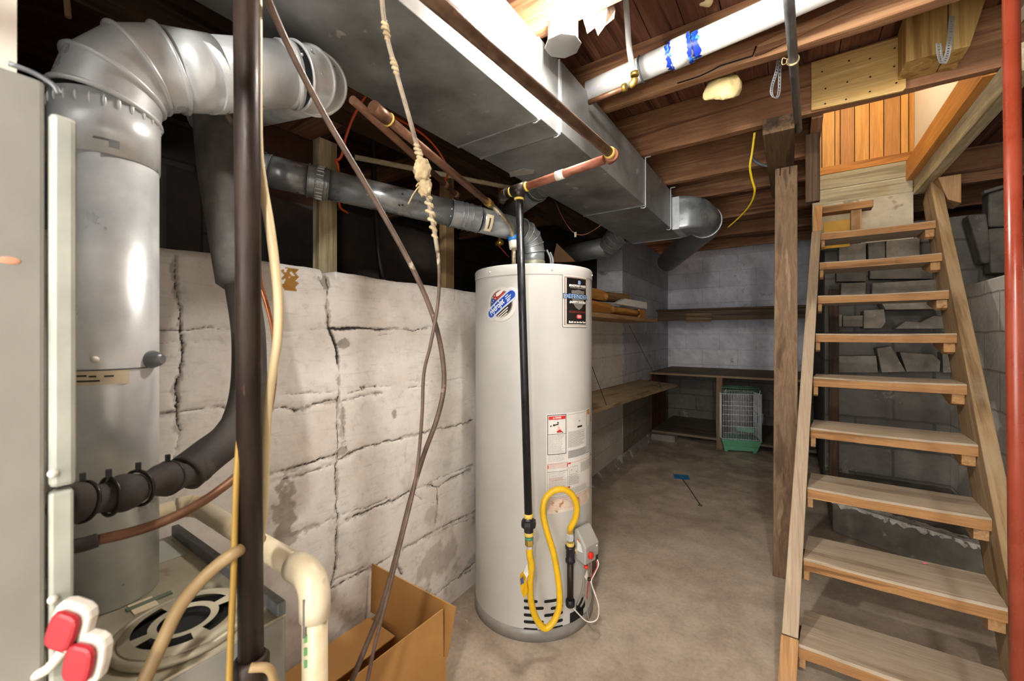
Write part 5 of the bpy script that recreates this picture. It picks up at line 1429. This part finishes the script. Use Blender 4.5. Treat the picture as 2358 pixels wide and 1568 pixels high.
# ---- conduit hung under the joists, tied with string
cd = thing('conduit', 'grey metal conduit running under the joists toward the post', 'conduit', (.0, 1.8, 2.165))
c0, c1 = at(1812, -60, z=2.168), at(1839, 300, z=2.163)
MB().tube([c0 + (c0 - c1) * .9, c1], .0145, 18).build('tube', M['steel_grey'], cd)
tk = at(1826, 138, z=2.166); cdir = (c1 - c0).normalized()
MB().ring(tk, cdir, .0165, .004, 20, 8).build('string_wrap', M['rope'], cd)
MB().tube(spline([tk - RIGHT * .014, tk - RIGHT * .035 + V(0, 0, .006), tk - RIGHT * .037 - V(0, 0, .016), tk - RIGHT * .018 - V(0, 0, .01)], 6), .0018, 6).build('string_loop', M['rope'], cd)
MB().tube([tk + V(0, 0, .0), V(tk.x, 1.80, ZJ + .01)], .0016, 6).build('string_tail', M['rope'], cd)

# ---- plywood patch, lumber blocks, perforated straps, foam, wires
pl = [at(a, b, y=2.355) for a, b in ((1868, 147), (2085, 84), (2085, 205), (2078, 212), (1868, 257))]
pw = thing('plywood_patch', 'screwed plywood patch on the broad joist by the stairs', 'plywood', pl[4])
MB().prism(pl, (0, -.012, 0)).build('panel', M['plywood'], pw, bevel=.0015)
for a, b in ((1893, 165), (1955, 140), (2003, 135), (2060, 111), (1901, 204), (1951, 189), (2004, 177), (2059, 153), (1900, 239), (1948, 229), (2003, 211), (2064, 191)):
    q = at(a, b, y=2.342); MB().lathe([(.0035, 0), (.0035, .001)], q, (0, -1, 0), 10).build('screw', M['iron_black'], pw)
MB().box((.366, 2.20, 2.272), (.482, 2.360, 2.474)).build('blocking', pine_wood('z'), label='new pale lumber block left of the seam above the stairs', cat='lumber block', bevel=.002)
MB().hexa([(.485, 2.20, 2.272), (.540, 2.20, 2.266), (.540, 2.36, 2.266), (.485, 2.36, 2.272), (.485, 2.20, 2.474), (.592, 2.20, 2.474), (.592, 2.36, 2.474), (.485, 2.36, 2.474)]).build('blocking', pine_wood('z'), label='new pale lumber block right of the seam above the stairs', cat='lumber block', bevel=.002)
def strap(pts, w, lab, wdir):
    t = thing('perforated_strap', lab, 'strap', pts[0], 'perforated hanger straps')
    p = spline(pts, 10); m = MB(); wd = Vector(wdir).normalized() * w / 2
    # ladder of holes: two rails and cross bars
    for sgn in (-1, 1):
        vs = []
        for q in p: vs += [q + wd * sgn, q + wd * sgn * .45]
        m.add(vs, [(2 * i, 2 * i + 1, 2 * i + 3, 2 * i + 2) for i in range(len(p) - 1)])
    L_ = 0; last = 0
    for i in range(len(p) - 1):
        L_ += (p[i + 1] - p[i]).length
        if i - last >= 2:
            last = i
            q, q2 = p[i], p[i + 1]
            m.add([q - wd * .46, q + wd * .46, q.lerp(q2, .9) + wd * .46, q.lerp(q2, .9) - wd * .46], [(0, 1, 2, 3)])
    o = m.build('band', M['wire_galv'], t)
    so = o.modifiers.new('thick', 'SOLIDIFY'); so.thickness = .0012
strap([at(1793, 132, d=1.62), at(1788, 165, d=1.615), at(1779, 195, d=1.605), at(1777, 215, d=1.60), at(1785, 226, d=1.61), at(1793, 215, d=1.63), at(1795, 180, d=1.635), at(1796, 134, d=1.64)], .014, 'perforated metal strap looped below the split joist by the conduit', RIGHT + FWD * .3)
strap([at(2192, 36, d=1.50), at(2190, 62, d=1.495), at(2187, 95, d=1.485), at(2182, 125, d=1.475), at(2172, 146, d=1.47), at(2164, 130, d=1.48), at(2161, 100, d=1.485)], .020, 'perforated metal strap hanging on the pale lumber blocks', RIGHT)
fb = MB().ball(at(1664, 203, y=1.90), .062, 30, 20, (1.0, .6, .9)).rough(.022, 16, 3).rough(.008, 60, 1)
fb.build('spray_foam_blob', M['foam_spray'], label='yellowish lump of expanded foam stuck behind the split joist', cat='foam')
MB().ball(at(1625, 6, z=ZC), .018, 16, 10, (1.3, .8, .6)).rough(.01, 40, 2).build('spray_foam_blob', M['foam_spray'], label='small foam dab on the subfloor boards above the PVC pipe', cat='foam')
MB().tube(spline([at(1738, 305, y=2.43), at(1732, 350, y=2.47), at(1727, 385, y=2.5), at(1732, 415, y=2.55), at(1738, 440, y=2.6), at(1728, 470, y=2.7), at(1705, 498, y=2.8), at(1676, 524, y=2.9)], 8), .0058, 8, flat=.5).build('yellow_wire', M['yellow_wire'], label='flat yellow electrical cable dangling between the dark joists', cat='cable')
MB().tube(spline([at(1728, 352, y=2.9), at(1740, 372, y=2.9), at(1768, 382, y=2.9), at(1790, 370, y=2.9)], 6), .008, 8).build('blue_wire', surf('bluish_cable', '5a6670', '77838c', 20), label='bluish cable sagging behind the yellow cable', cat='cable')
sg = thing('sagging_wire', 'thin brown wire sagging below the duct with a small tag', 'wire', at(1327, 546, y=2.3))
MB().tube(spline([at(1278, 462, y=2.25), at(1295, 500, y=2.28), at(1318, 533, y=2.3), at(1340, 541, y=2.33), at(1362, 533, y=2.37), at(1390, 514, y=2.43)], 6), .0028, 6).build('strand', M['gaspipe_red'], sg)
MB().box(at(1325, 536, y=2.3) - V(.006, .003, .026), at(1325, 536, y=2.3) + V(.006, .003, .004)).build('tag', M['cream_label'], sg)
for pts, lab in (([(846, 215, 1.35), (818, 260, 1.36), (798, 310, 1.38), (786, 360, 1.40), (772, 372, 1.41), (779, 385, 1.42), (781, 470, 1.5), (800, 490, 1.6)], 'orange wire dropping past the pale stud'), ([(884, 258, 1.5), (920, 276, 1.55), (968, 305, 1.6), (1002, 338, 1.66), (1024, 372, 1.7), (1032, 395, 1.75), (1024, 420, 1.8)], 'orange wire arching beside the capped copper pipe')):
    MB().tube(spline([at(a, b, d=c) for a, b, c in pts], 6), .0045, 8).build('orange_wire', M['orange_wire'], label=lab, cat='wire', group='orange wires')
# ---- crawl-space contents above the left wall
S1 = at(757, 620, plane=LW)
S1 = at(757, 620, plane=(1, .035, 0, -1.2144 - .17)); sx = S1.x; sy = S1.y
MB().box((sx - .045, sy - .036, 1.385), (sx, sy + .034, 1.92)).build('wall_stud', pale_wood('z'), label='pale stained stud standing on the cracked wall beneath the vent pipe', cat='stud', group='crawl space studs', bevel=.002)
S2 = at(1046, 668, plane=(1, .035, 0, -1.2144 - .14))
MB().box((S2.x - .075, S2.y - .03, 1.385), (S2.x - .03, S2.y + .032, 2.03)).build('wall_stud', wood('old_stud', 'z', '6d5636', '8d7450', 'a88e66'), label='brown stud on the wall top just left of the water heater', cat='stud', group='crawl space studs', bevel=.002)
for i, (px0, px1, py0, py1, dd, lab) in enumerate(((606, 728, 478, 612, .40, 'dark parged block at the crawl space edge left of the pale stud'), (604, 735, 330, 470, .46, 'brownish brick patch above the parged block behind the vent pipe'), (372, 470, 400, 575, .40, 'dark block behind the flue pipe above the wall'), (790, 1010, 545, 640, .50, 'dark low rubble ledge in the crawl space between the studs'))):
    a = at(px0, py1, plane=(1, .035, 0, -1.2144 - dd)); b = at(px1, py0, plane=(1, .035, 0, -1.2144 - dd))
    zb = 1.36 if i in (0, 3) else a.z
    m = MB().box((a.x - .16, a.y, zb), (a.x, b.y, b.z))
    o = m.build('crawl_block', M['dark_plaster'] if i != 1 else surf('sooty_brick', '3a241a', '5a3a28', 9, .95, 0, .5, 30), label=lab, cat='block', bevel=.012)
MB().tube(spline([V(-1.5, sy + .25, 2.2), V(-1.5, sy + .27, 1.75), V(-1.48, sy + .28, 1.5), V(-1.5, sy + .33, 1.38)], 8), .012, 10).build('dark_cable', M['zip'], label='dark cable hanging in the crawl space between the studs', cat='cable')
cbp = [at(a, b, d=2.35) for a, b in ((1272, 604), (1282, 560), (1325, 602))]
MB().prism(cbp, FWD * .02 + V(0, 0, .0)).build('cardboard_scrap', surf('dark_cardboard', '5a3f28', '6d4e34', 5, .9), label='brown scrap standing behind the heater top in the crawl space', cat='scrap')
mo = MB().tube([V(-1.42, .98, 1.90), V(-1.13, 1.66, 1.92)], .011, 8)
mo.build('pale_lath', pale_wood('y'), label='thin pale lath crossing under the duct edge behind the copper pipes', cat='lath')
# ================================================================= stairs, post, rear of the cellar
# ---- wooden post leaning under the girder
GB = MB().box((-.117, 2.26, 2.142), (.008, 3.35, 2.214))
GB.build('girder', wood('girder_wood', 'y', '4a3829', '66503a', '836a4e'), label='dark girder resting on the leaning wooden post', cat='beam', bevel=.003)
pb = V(-.030, 2.46, 0); ptop = V(-.030, 2.80, 2.140)
po = thing('wooden_post', 'square weathered wooden post leaning under the girder left of the stairs', 'post', pb)
hw = .052
MB().hexa([pb + V(-hw, -.04, 0), pb + V(hw, -.04, 0), pb + V(hw, .05, 0), pb + V(-hw, .05, 0), ptop + V(-hw, -.05, 0), ptop + V(hw, -.05, 0), ptop + V(hw, .04, 0), ptop + V(-hw, .04, 0)]).build('shaft', grey_wood('z'), po, bevel=.004)
for dx, dz in ((-.03, .02), (.015, .03)):
    q = ptop + V(dx, -.052, -.05)
    MB().tube(spline([q, q + V(.002, -.012, .02), q + V(.004, -.010, .05 + dz)], 5), .0025, 6).build('bent_nail', M['iron_brown'], po)

# ---- stairs
W = .52
stt = thing('staircase', 'steep open wooden cellar stairs with dusty treads', 'stairs', (.03, 1.72, 0))
def tc(k): return V(.034 + .0167 * (k - 1), 1.915 + .1947 * (k - 1), .350 + .2149 * (k - 1))
nv = V(0, .2149, -.1947).normalized()
def stringer(x0, x1, k0, k1, name, mat, fwd=.012, dep=.20):
    a, b = tc(k0) + V(0, -fwd, .012), tc(k1) + V(0, -fwd, .012)
    q = []
    for p in (a, b):
        q.append([p + V(x0, 0, 0), p + V(x1, 0, 0), p + V(x1, 0, 0) + nv * dep, p + V(x0, 0, 0) + nv * dep])
    if k0 < 0:   # stand on the floor
        dz = q[0][0].z
        for i in range(4):
            s = (tc(1) - tc(0)); t = -q[0][i].z / s.z; q[0][i] = q[0][i] + s * t
    return MB().hexa(q[0] + q[1]).build(name, mat, stt, bevel=.003)
DW = dusty_wood
stringer(-.050, -.002, .05, 8.0, 'stringer', DW('s'))
stringer(-.052, .0, -.5, .04, 'stringer_foot', tread_wood('s'), dep=.12)
stringer(-.046, .0, 8.01, 9.0, 'stringer_end', tread_wood('s'), dep=.10)
stringer(W + .002, W + .050, -.5, 9.5, 'stringer', wood('brown_stringer', 's', '6a5338', '8d7352', 'a88e6a', dirt=('9a8a70', .5)))
TW = wood('tread_top', 'x', '877763', 'a4947e', 'baab95', dirt=('a89c8a', .8))
TF = wood('tread_face', 'x', '77532f', '9a7046', 'b48a5a')
random.seed(11)
for k in range(9):
    c = tc(k); sh = V(.0167 / .1947 * .235, .235, 0)
    m = MB(); n = 14
    # worn, slightly wavy front edge
    vs = []; fs = []; mi = []
    j = lambda s: random.uniform(-s, s)
    for i in range(n + 1):
        x = W * i / n; dip = -.004 * math.sin(PI * i / n); e = j(.0025)
        vs += [c + V(x, .002 + e, -.045), c + V(x, e, -.007 + dip), c + V(x, .008 + e, dip), c + sh + V(x, 0, 0), c + sh + V(x, 0, -.045)]
    for i in range(n):
        for a in range(5):
            b2 = (a + 1) % 5
            fs.append((5 * i + a, 5 * i + 5 + a, 5 * i + 5 + b2, 5 * i + b2)); mi.append(1 if a == 0 else 0)
    fs += [(0, 1, 2, 3, 4), tuple(5 * n + q for q in (4, 3, 2, 1, 0))]; mi += [1, 1]
    o_ = len(m.v); m.add(vs, fs); m.mi = mi
    m.build('tread', [TW, TF], stt)
    for x0, x1 in ((.001, .020), (W - .040, W - .001)):
        p = c + V(0, .02, 0)
        m = MB().prism([p + V(x0, 0, -.046), p + V(x0, .18, -.046), p + V(x0, .18, -.060), p + V(x0, .03, -.098), p + V(x0, 0, -.088)], (x1 - x0, 0, 0))
        m.build('cleat', tread_wood('y'), stt, bevel=.002)
c = tc(9)
MB().box(c + V(0, 0, -.045), c + V(.26, .10, 0)).build('short_tread', TF, stt, bevel=.003)
MB().box(c + V(.15, .02, -.26), c + V(.205, .07, -.046)).build('short_support', tread_wood('z'), stt, bevel=.002)
MB().box(c + V(.01, .09, -.27), c + V(.15, .105, -.085)).build('yellow_board', M['yellow_board'], label='small yellow board standing behind the short top step', cat='board')
MB().ball(at(2130, 1297, z=tc(1).z + .003), .006, 10, 6, (1.6, .6, .4)).build('pink_scrap', plain('pink_scrap', 'd0607c', .6), label='tiny pink scrap lying on the second tread from the bottom', cat='scrap')

# ---- red pole
r0, r1 = at(2328, -40, d=.92), at(2345, 1600, d=.92); dr = (r0 - r1).normalized()
p0 = r1 - dr * (r1.z / dr.z); p1 = p0 + dr * (2.23 / dr.z)
rpz = thing('red_pole', 'rust red painted steel pole beside the stairs close to the camera', 'pole', p0)
MB().tube([p0, p1], .0138, 32).build('shaft', M['red_paint'], rpz)
MB().box(p0 - V(.05, .05, 0), p0 + V(.05, .05, .006)).build('base_plate', M['red_paint'], rpz)

# ---- blocks seen between the treads
def yblock(pts, lab, mat=None, y=3.74, back=3.868, sd=0):
    q = [at(a, b, y=y) for a, b in pts]
    m = MB().prism(q, (0, back - y, 0))
    o = m.build('concrete_block', mat or M['rock'], label=lab, cat='concrete block', group='loose blocks behind the stairs', bevel=.003)
    return o
yblock([(1932, 604), (1932, 562), (1994, 556), (1994, 604)], 'grey block behind the stairs below the top tread, at the left end')
yblock([(2000, 602), (1999, 559), (2038, 556), (2038, 602)], 'crumbled grey block in the middle below the top tread', y=3.76)
yblock([(2041, 600), (2041, 553), (2118, 546), (2118, 600)], 'grey block below the top tread, at the right end')
yblock([(1926, 648), (1926, 612), (1996, 608), (1994, 648)], 'block between the second and third highest treads, left of the wide crack', M['dark_rock'], 3.77)
yblock([(2004, 642), (2003, 610), (2148, 600), (2148, 642)], 'long block between the second and third highest treads, right of the wide crack', M['dark_rock'], 3.77)
yblock([(1936, 690), (1937, 652), (1994, 650), (1993, 690)], 'pale grey block left under the third highest tread')
yblock([(2008, 680), (2009, 652), (2160, 643), (2160, 680)], 'wide grey block right under the third highest tread', y=3.76)
yblock([(2039, 713), (2024, 684), (2150, 682), (2174, 711)], 'grey slab sticking out over the dark hole behind the stairs', y=3.66)
yblock([(1922, 752), (1923, 726), (1939, 724), (1939, 752)], 'narrow block piece at the left edge level with the dark hole', y=3.72)
yblock([(1941, 752), (1941, 728), (1987, 726), (1987, 752)], 'flat grey block left of the dark hole behind the stairs', y=3.72)
yblock([(1989, 756), (1989, 715), (2036, 712), (2040, 742), (2030, 756)], 'tilted block beside the dark hole behind the stairs', y=3.69)
yblock([(2062, 757), (2085, 740), (2120, 742), (2150, 727), (2178, 730), (2178, 757)], 'broken rubble lump right of the dark hole behind the stairs', y=3.72)
yblock([(1918, 858), (1920, 820), (2018, 819), (2022, 858)], 'long grey block left of the slanting block behind the stairs')
yblock([(2031, 858), (2019, 802), (2052, 797), (2086, 856)], 'slanting grey block leaning between two long blocks behind the stairs', y=3.71)
yblock([(2088, 856), (2072, 811), (2150, 816), (2166, 832), (2164, 856)], 'long grey block right of the slanting block behind the stairs')
yblock([(2172, 858), (2170, 812), (2200, 806), (2210, 858)], 'pale crumbling block at the right stringer behind the stairs', y=3.75)
for i, (pts, lab) in enumerate((([(2277, 522), (2277, 438), (2330, 430), (2330, 520)], 'upper dark block in the crawl space right of the stairs'), ([(2282, 628), (2276, 526), (2330, 522), (2330, 628)], 'lower dark block in the crawl space right of the stairs'), ([(2262, 606), (2228, 494), (2272, 490), (2282, 560), (2280, 606)], 'broken grey block fragment in the dark crawl space right of the stairs'))):
    q = [at(a, b, y=3.70) for a, b in pts]
    MB().prism(q, (0, .12, 0)).build('concrete_block', M['dark_rock'], label=lab, cat='concrete block', group='blocks in the right crawl space', bevel=.012)
q = at(2300, 440, y=3.66); MB().beam(at(2262, 445, y=3.66), at(2330, 425, y=3.66), .06, .02).build('flat_stone', M['dark_rock'], label='flat stone on top of the blocks right of the stairs', cat='stone', bevel=.005)
sx0 = at(1908, 1000, y=3.66).x
MB().box((sx0, 3.62, 0), (sx0 + .055, 3.66, 1.52)).build('upright_board', dark_wood('z'), label='dark upright board behind the left side of the stairs', cat='board', bevel=.002)

# ---- back shelf, bench, lower shelf
bs = thing('back_shelf', 'long dusty wooden shelf high on the bluish back wall', 'shelf', (-.6, 5.5, 1.48))
MB().box((-1.395, 5.20, 1.492), (.19, YB - .003, 1.515)).build('board', dark_wood('x'), bs, bevel=.002)
MB().box((-1.39, 5.24, 1.375), (.185, 5.265, 1.4915)).build('fascia', wood('shelf_fascia', 'x', '3a3026', '544636', '6d5d4a'), bs)
MB().box((-1.05, 5.232, 1.355), (-.78, 5.239, 1.46)).build('patch_board', grey_wood('x'), bs)
wb = thing('workbench', 'low wooden bench along the back wall with the birdcage under it', 'bench', (-.6, 5.2, 0))
MB().box((-1.372, 4.80, .752), (.19, YB - .003, .775)).build('top', wood('bench_top', 'x', '5a4a38', '7d6a52', '9a866a', dirt=('8a7c68', .6)), wb, bevel=.002)
MB().box((-.665, 4.795, 0), (-.605, 4.819, .7515)).build('leg', grey_wood('z'), wb, bevel=.002)
MB().box((-1.368, 4.85, .10), (-1.352, 5.5, .7515)).build('side_panel', wood('brown_panel', 'z', '3e2416', '5d3a22', '744a2c'), wb)
MB().box((-1.352, 4.86, .075), (.19, YB - .01, .10)).build('bottom_shelf', wood('dusty_shelf', 'x', '4d4436', '6d6250', '857a66'), wb)
MB().box((-1.34, 4.79, 0), (-1.08, 4.90, .0745)).rough(.006, 25).build('concrete_block', M['rock'], label='rough concrete chunk under the corner of the bench shelf', cat='concrete block', bevel=.006)
# left wall shelves
us = thing('wall_shelf', 'narrow upper wall shelf right of the heater stacked with lumber', 'shelf', (-1.15, 3.0, 1.32))
MB().hexa([(-1.02, 2.2, 1.315), (lwx(2.2) + .001, 2.2, 1.315), (lwx(3.85) + .001, 3.85, 1.318), (-1.02, 3.85, 1.318), (-1.02, 2.2, 1.345), (lwx(2.2) + .001, 2.2, 1.345), (lwx(3.85) + .001, 3.85, 1.348), (-1.02, 3.85, 1.348)]).build('board', tread_wood('y'), us, bevel=.002)
ls = thing('wall_shelf', 'wide sagging lower board shelf on the wall right of the heater', 'shelf', (-1.15, 3.3, .68))
MB().hexa([(-.985, 2.1, .735), (lwx(2.1) + .001, 2.1, .755), (lwx(4.45) + .001, 4.45, .70), (-.98, 4.45, .672), (-.985, 2.1, .757), (lwx(2.1) + .001, 2.1, .777), (lwx(4.45) + .001, 4.45, .722), (-.98, 4.45, .694)]).build('board', wood('dusty_board', 'y', '7a6448', '9a8462', 'b09a78', dirt=('a0907a', .6)), ls, bevel=.003)
for y0_, y1_ in ((2.55, 2.72), (3.9, 4.05)):
    MB().tube([V(-1.0, y0_, .755 - .02 * (y0_ - 2.1)), V(lwx(y1_) + .004, y1_, 1.30)], .0022, 6).build('hanger_wire', M['iron_brown'], ls)
    MB().tube([V(-1.0, y0_, .755 - .02 * (y0_ - 2.1)), V(lwx(y0_) + .02, y0_ + .4, .748 - .02 * (y0_ - 1.9))], .0018, 6).build('hanger_wire', M['iron_brown'], ls)
# lumber and balusters on the upper shelf
zs = 1.3475
b1 = thing('baluster', 'lower turned wooden baluster lying on the wall shelf', 'baluster', (-1.07, 2.6, zs))
MB().box((-1.105, 2.25, zs + .001), (-1.035, 2.72, zs + .071)).build('square_end', wood('baluster_wood', 'y', 'a06c2c', 'c08840', 'd6a25a'), b1, bevel=.003)
MB().lathe([(.033, 0), (.033, .02), (.022, .04), (.022, .07), (.031, .09), (.020, .12), (.024, .2), (.031, .5), (.024, .62), (.032, .66)], (-1.07, 2.72, zs + .036), (0, 1, 0), 20).build('turning', wood('baluster_wood', 'y', 'a06c2c', 'c08840', 'd6a25a'), b1)
MB().box((-1.10, 3.38, zs + .003), (-1.04, 3.55, zs + .069)).build('far_end', wood('baluster_wood', 'y', 'a06c2c', 'c08840', 'd6a25a'), b1, bevel=.003)
b2 = thing('baluster', 'upper turned wooden baluster with a round knob on the lumber stack', 'baluster', (-1.09, 2.5, zs + .09))
MB().box((-1.13, 2.28, zs + .088), (-1.06, 2.66, zs + .158)).build('square_end', wood('baluster_wood', 'y', 'a06c2c', 'c08840', 'd6a25a'), b2, bevel=.003)
MB().lathe([(.033, 0), (.022, .012), (.020, .03), (.030, .05), (.035, .075), (.028, .10), (.012, .115)], (-1.095, 2.66, zs + .122), (0, 1, 0), 20).build('knob', wood('baluster_wood', 'y', 'a06c2c', 'c08840', 'd6a25a'), b2)
MB().beam((-1.225, 2.4, zs + .125), (-1.175, 3.42, zs + .165), .08, .07).build('lumber_piece', wood('brown_lumber', 'y', '6a4a2c', '8d6a44', 'a8845a'), label='brown square timber tilted on top of the lumber stack', cat='lumber', bevel=.003)
MB().prism([(-1.035, 2.82, zs + .078), (-1.035, 3.02, zs + .128), (-1.02, 3.52, zs + .132), (-1.02, 3.52, zs + .076)], (-.035, 0, 0)).build('white_board', M['paper'], label='white painted board with a slanted end on the lumber stack', cat='board', bevel=.002)
MB().box((-1.20, 2.3, zs + .001), (-1.125, 3.55, zs + .075)).build('lumber_piece', tread_wood('y'), label='square timber lying flat against the wall on the upper shelf', cat='lumber', bevel=.003)

# ---- birdcage
cg0 = V(-.60, 4.70, 0); th = math.radians(18.7); cu_ = V(math.cos(th), math.sin(th), 0); cv_ = V(-math.sin(th), math.cos(th), 0)
def cg(u, v, z): return cg0 + cu_ * u + cv_ * v + V(0, 0, z)
cw_, cd_ = .365, .29
bc = thing('birdcage', 'wire birdcage with a green plastic tray under the bench', 'birdcage', cg(cw_ / 2, cd_ / 2, 0))
def trayq(i0, z0, i1, z1): return [cg(i0, i0, z0), cg(cw_ - i0, i0, z0), cg(cw_ - i0, cd_ - i0, z0), cg(i0, cd_ - i0, z0), cg(i1, i1, z1), cg(cw_ - i1, i1, z1), cg(cw_ - i1, cd_ - i1, z1), cg(i1, cd_ - i1, z1)]
MB().hexa(trayq(.03, .015, .02, .06)).build('drawer', M['cage_green'], bc, bevel=.004)
MB().hexa(trayq(.018, .0605, .0, .125)).build('tray', M['cage_green'], bc, bevel=.004)
MB().hexa(trayq(-.004, .1255, -.004, .132)).build('tray_rim', M['cage_green'], bc, bevel=.001)
for u, v in ((.05, .05), (cw_ - .05, .05), (.05, cd_ - .05), (cw_ - .05, cd_ - .05)): MB().cyl(cg(u, v, 0), cg(u, v, .016), .02, 12).build('foot', M['cage_green'], bc)
zt0, zt1 = .1325, .60
def bars(name, p, q, n_, hor):
    m = MB(); wr = .0021
    for i in range(n_ + 1):
        b = p.lerp(q, i / n_); m.tube([b + V(0, 0, zt0), b + V(0, 0, zt1)], wr, 6)
    for z in hor: m.tube([p + V(0, 0, z), q + V(0, 0, z)], wr * 1.25, 6)
    m.build(name, M['cage_wire'], bc)
hz_ = (.14, .27, .39, .48, .60)
bars('front_bars', cg(0, 0, 0), cg(cw_, 0, 0), 24, hz_); bars('back_bars', cg(0, cd_, 0), cg(cw_, cd_, 0), 24, hz_)
bars('side_bars', cg(0, 0, 0), cg(0, cd_, 0), 18, hz_); bars('side_bars', cg(cw_, 0, 0), cg(cw_, cd_, 0), 18, hz_)
rf = MB()
for i in range(25):
    u = cw_ * i / 24; rf.tube([cg(u, 0, .60), cg(u, cd_ * .25, .655), cg(u, cd_ * .75, .655), cg(u, cd_, .60)], .0014, 5)
for v, z in ((.25, .655), (.75, .655)): rf.tube([cg(0, cd_ * v, z), cg(cw_, cd_ * v, z)], .0025, 6)
rf.build('roof_bars', M['cage_green'], bc)
for u in (.03, cw_ - .02):
    MB().tube([cg(u, -.004, .585), cg(u, .0, .62), cg(u + .012, .02, .645)], .0035, 6).build('clip', M['cage_wire'], bc)
MB().box(cg(.16, .10, .20), cg(.16, .10, .20) + V(.16, .06, .05)).build('feeder', M['cage_green'], bc, bevel=.004)
MB().beam(cg(cw_ + .012, .10, .30), cg(cw_ + .012, .10, .40), .03, .05, cu_).build('side_feeder', surf('clear_feeder', '8a97a4', 'a4b0ba', 8), bc, bevel=.004)

# ---- fly swatter on the floor
s0, s1, s2 = at(1555, 1096, z=.004), at(1584, 1102, z=.004), at(1612, 1162, z=.004)
fs_ = thing('fly_swatter', 'blue fly swatter lying on the concrete floor', 'fly swatter', s0)
d0 = (s2 - s1).normalized(); 
hd = at(1569, 1099, z=.0); sdx = V(0, 0, 1).cross(d0)
m = MB()
for i in range(9):
    t = -.055 + .110 * i / 8; m.box((0, 0, 0), (0, 0, 0)) if False else m.beam(hd + sdx * t - d0 * .055 + V(0, 0, .004), hd + sdx * t + d0 * .055 + V(0, 0, .004), .0085, .002)
for i in range(9):
    t = -.052 + .104 * i / 8; m.beam(hd + d0 * t - sdx * .058 + V(0, 0, .0045), hd + d0 * t + sdx * .058 + V(0, 0, .0045), .0075, .002)
m.build('head', M['swatter_blue'], fs_)
MB().tube(spline([hd + d0 * .05 + V(0, 0, .004), hd.lerp(s2, .5) + V(0, 0, .004), s2], 8), .0028, 6).build('handle', M['iron_brown'], fs_)
MB().ring(s2 + d0 * .012, (0, 0, 1), .012, .002, 16, 6).build('loop', M['iron_brown'], fs_)
# ================================================================= lamps, world, camera
def lamp(loc, lab, r, strength, col, drop=.03):
    t = thing('ceiling_light', lab, 'ceiling light', loc)
    loc = V(*loc)
    m, nt, b = newmat('lit_bulb_b')
    b.inputs['Base Color'].default_value = (1, 1, 1, 1); b.inputs['Emission Color'].default_value = col + (1,); b.inputs['Emission Strength'].default_value = strength
    MB().ball(loc, r, 24, 14).build('bulb', m, t)
    MB().lathe([(r * .6, 0), (r * .65, .06), (.05, .065), (.055, .07 + drop)], loc + V(0, 0, r * .9), (0, 0, 1), 20).build('socket', M['white_plastic'], t)
lamp((.30, -.75, 2.14), 'unseen fill bulb added behind the camera over the near end of the cellar', .055, FILL_LAMP, (1., .96, .90))  # made-up bulb out of view, added as frontal fill
lamp((.22, 2.90, 3.05), 'upstairs bulb above the stair opening', .05, LAMP3, (1., .88, .72), .31)
wd = bpy.data.worlds.new('world'); SC.world = wd; wd.use_nodes = True
wd.node_tree.nodes['Background'].inputs[0].default_value = (1., .97, .93, 1); wd.node_tree.nodes['Background'].inputs[1].default_value = WORLD
pl_ = bpy.data.lights.new('fill_opening_portal', 'AREA'); pl_.shape = 'RECTANGLE'; pl_.size = 2.1; pl_.size_y = 2.3; pl_.cycles.is_portal = True  # guides sampling through the opening added for fill light
po_ = bpy.data.objects.new('fill_opening_portal', pl_); COL.objects.link(po_); po_.location = (-.15, -2.25, 1.15); po_.rotation_euler = (PI / 2, 0, 0)

cam = bpy.data.cameras.new('camera'); co = bpy.data.objects.new('camera', cam); COL.objects.link(co)
co.location = CAM; co.rotation_euler = (PI / 2, 0, YAW)
cam.sensor_fit = 'HORIZONTAL'; cam.sensor_width = 36; cam.lens = F / 2358 * 36; cam.shift_y = -(784 - HY) / 2358
cam.clip_start = .02; cam.clip_end = 60
cam.dof.use_dof = True; cam.dof.focus_distance = 2.0; cam.dof.aperture_fstop = 5.0
SC.camera = co
SC.view_settings.view_transform = 'Standard'; SC.view_settings.look = 'None'; SC.view_settings.gamma = 1; SC.view_settings.use_curve_mapping = False
SC.view_settings.exposure = EXPO
SC.cycles.max_bounces = 5; SC.cycles.diffuse_bounces = 4; SC.cycles.glossy_bounces = 3; SC.cycles.use_adaptive_sampling = True; SC.cycles.adaptive_threshold = .04; SC.cycles.sample_clamp_indirect = 6
SC.cycles.use_denoising = True
for o in bpy.data.objects:
    if '_o' in o: del o['_o']
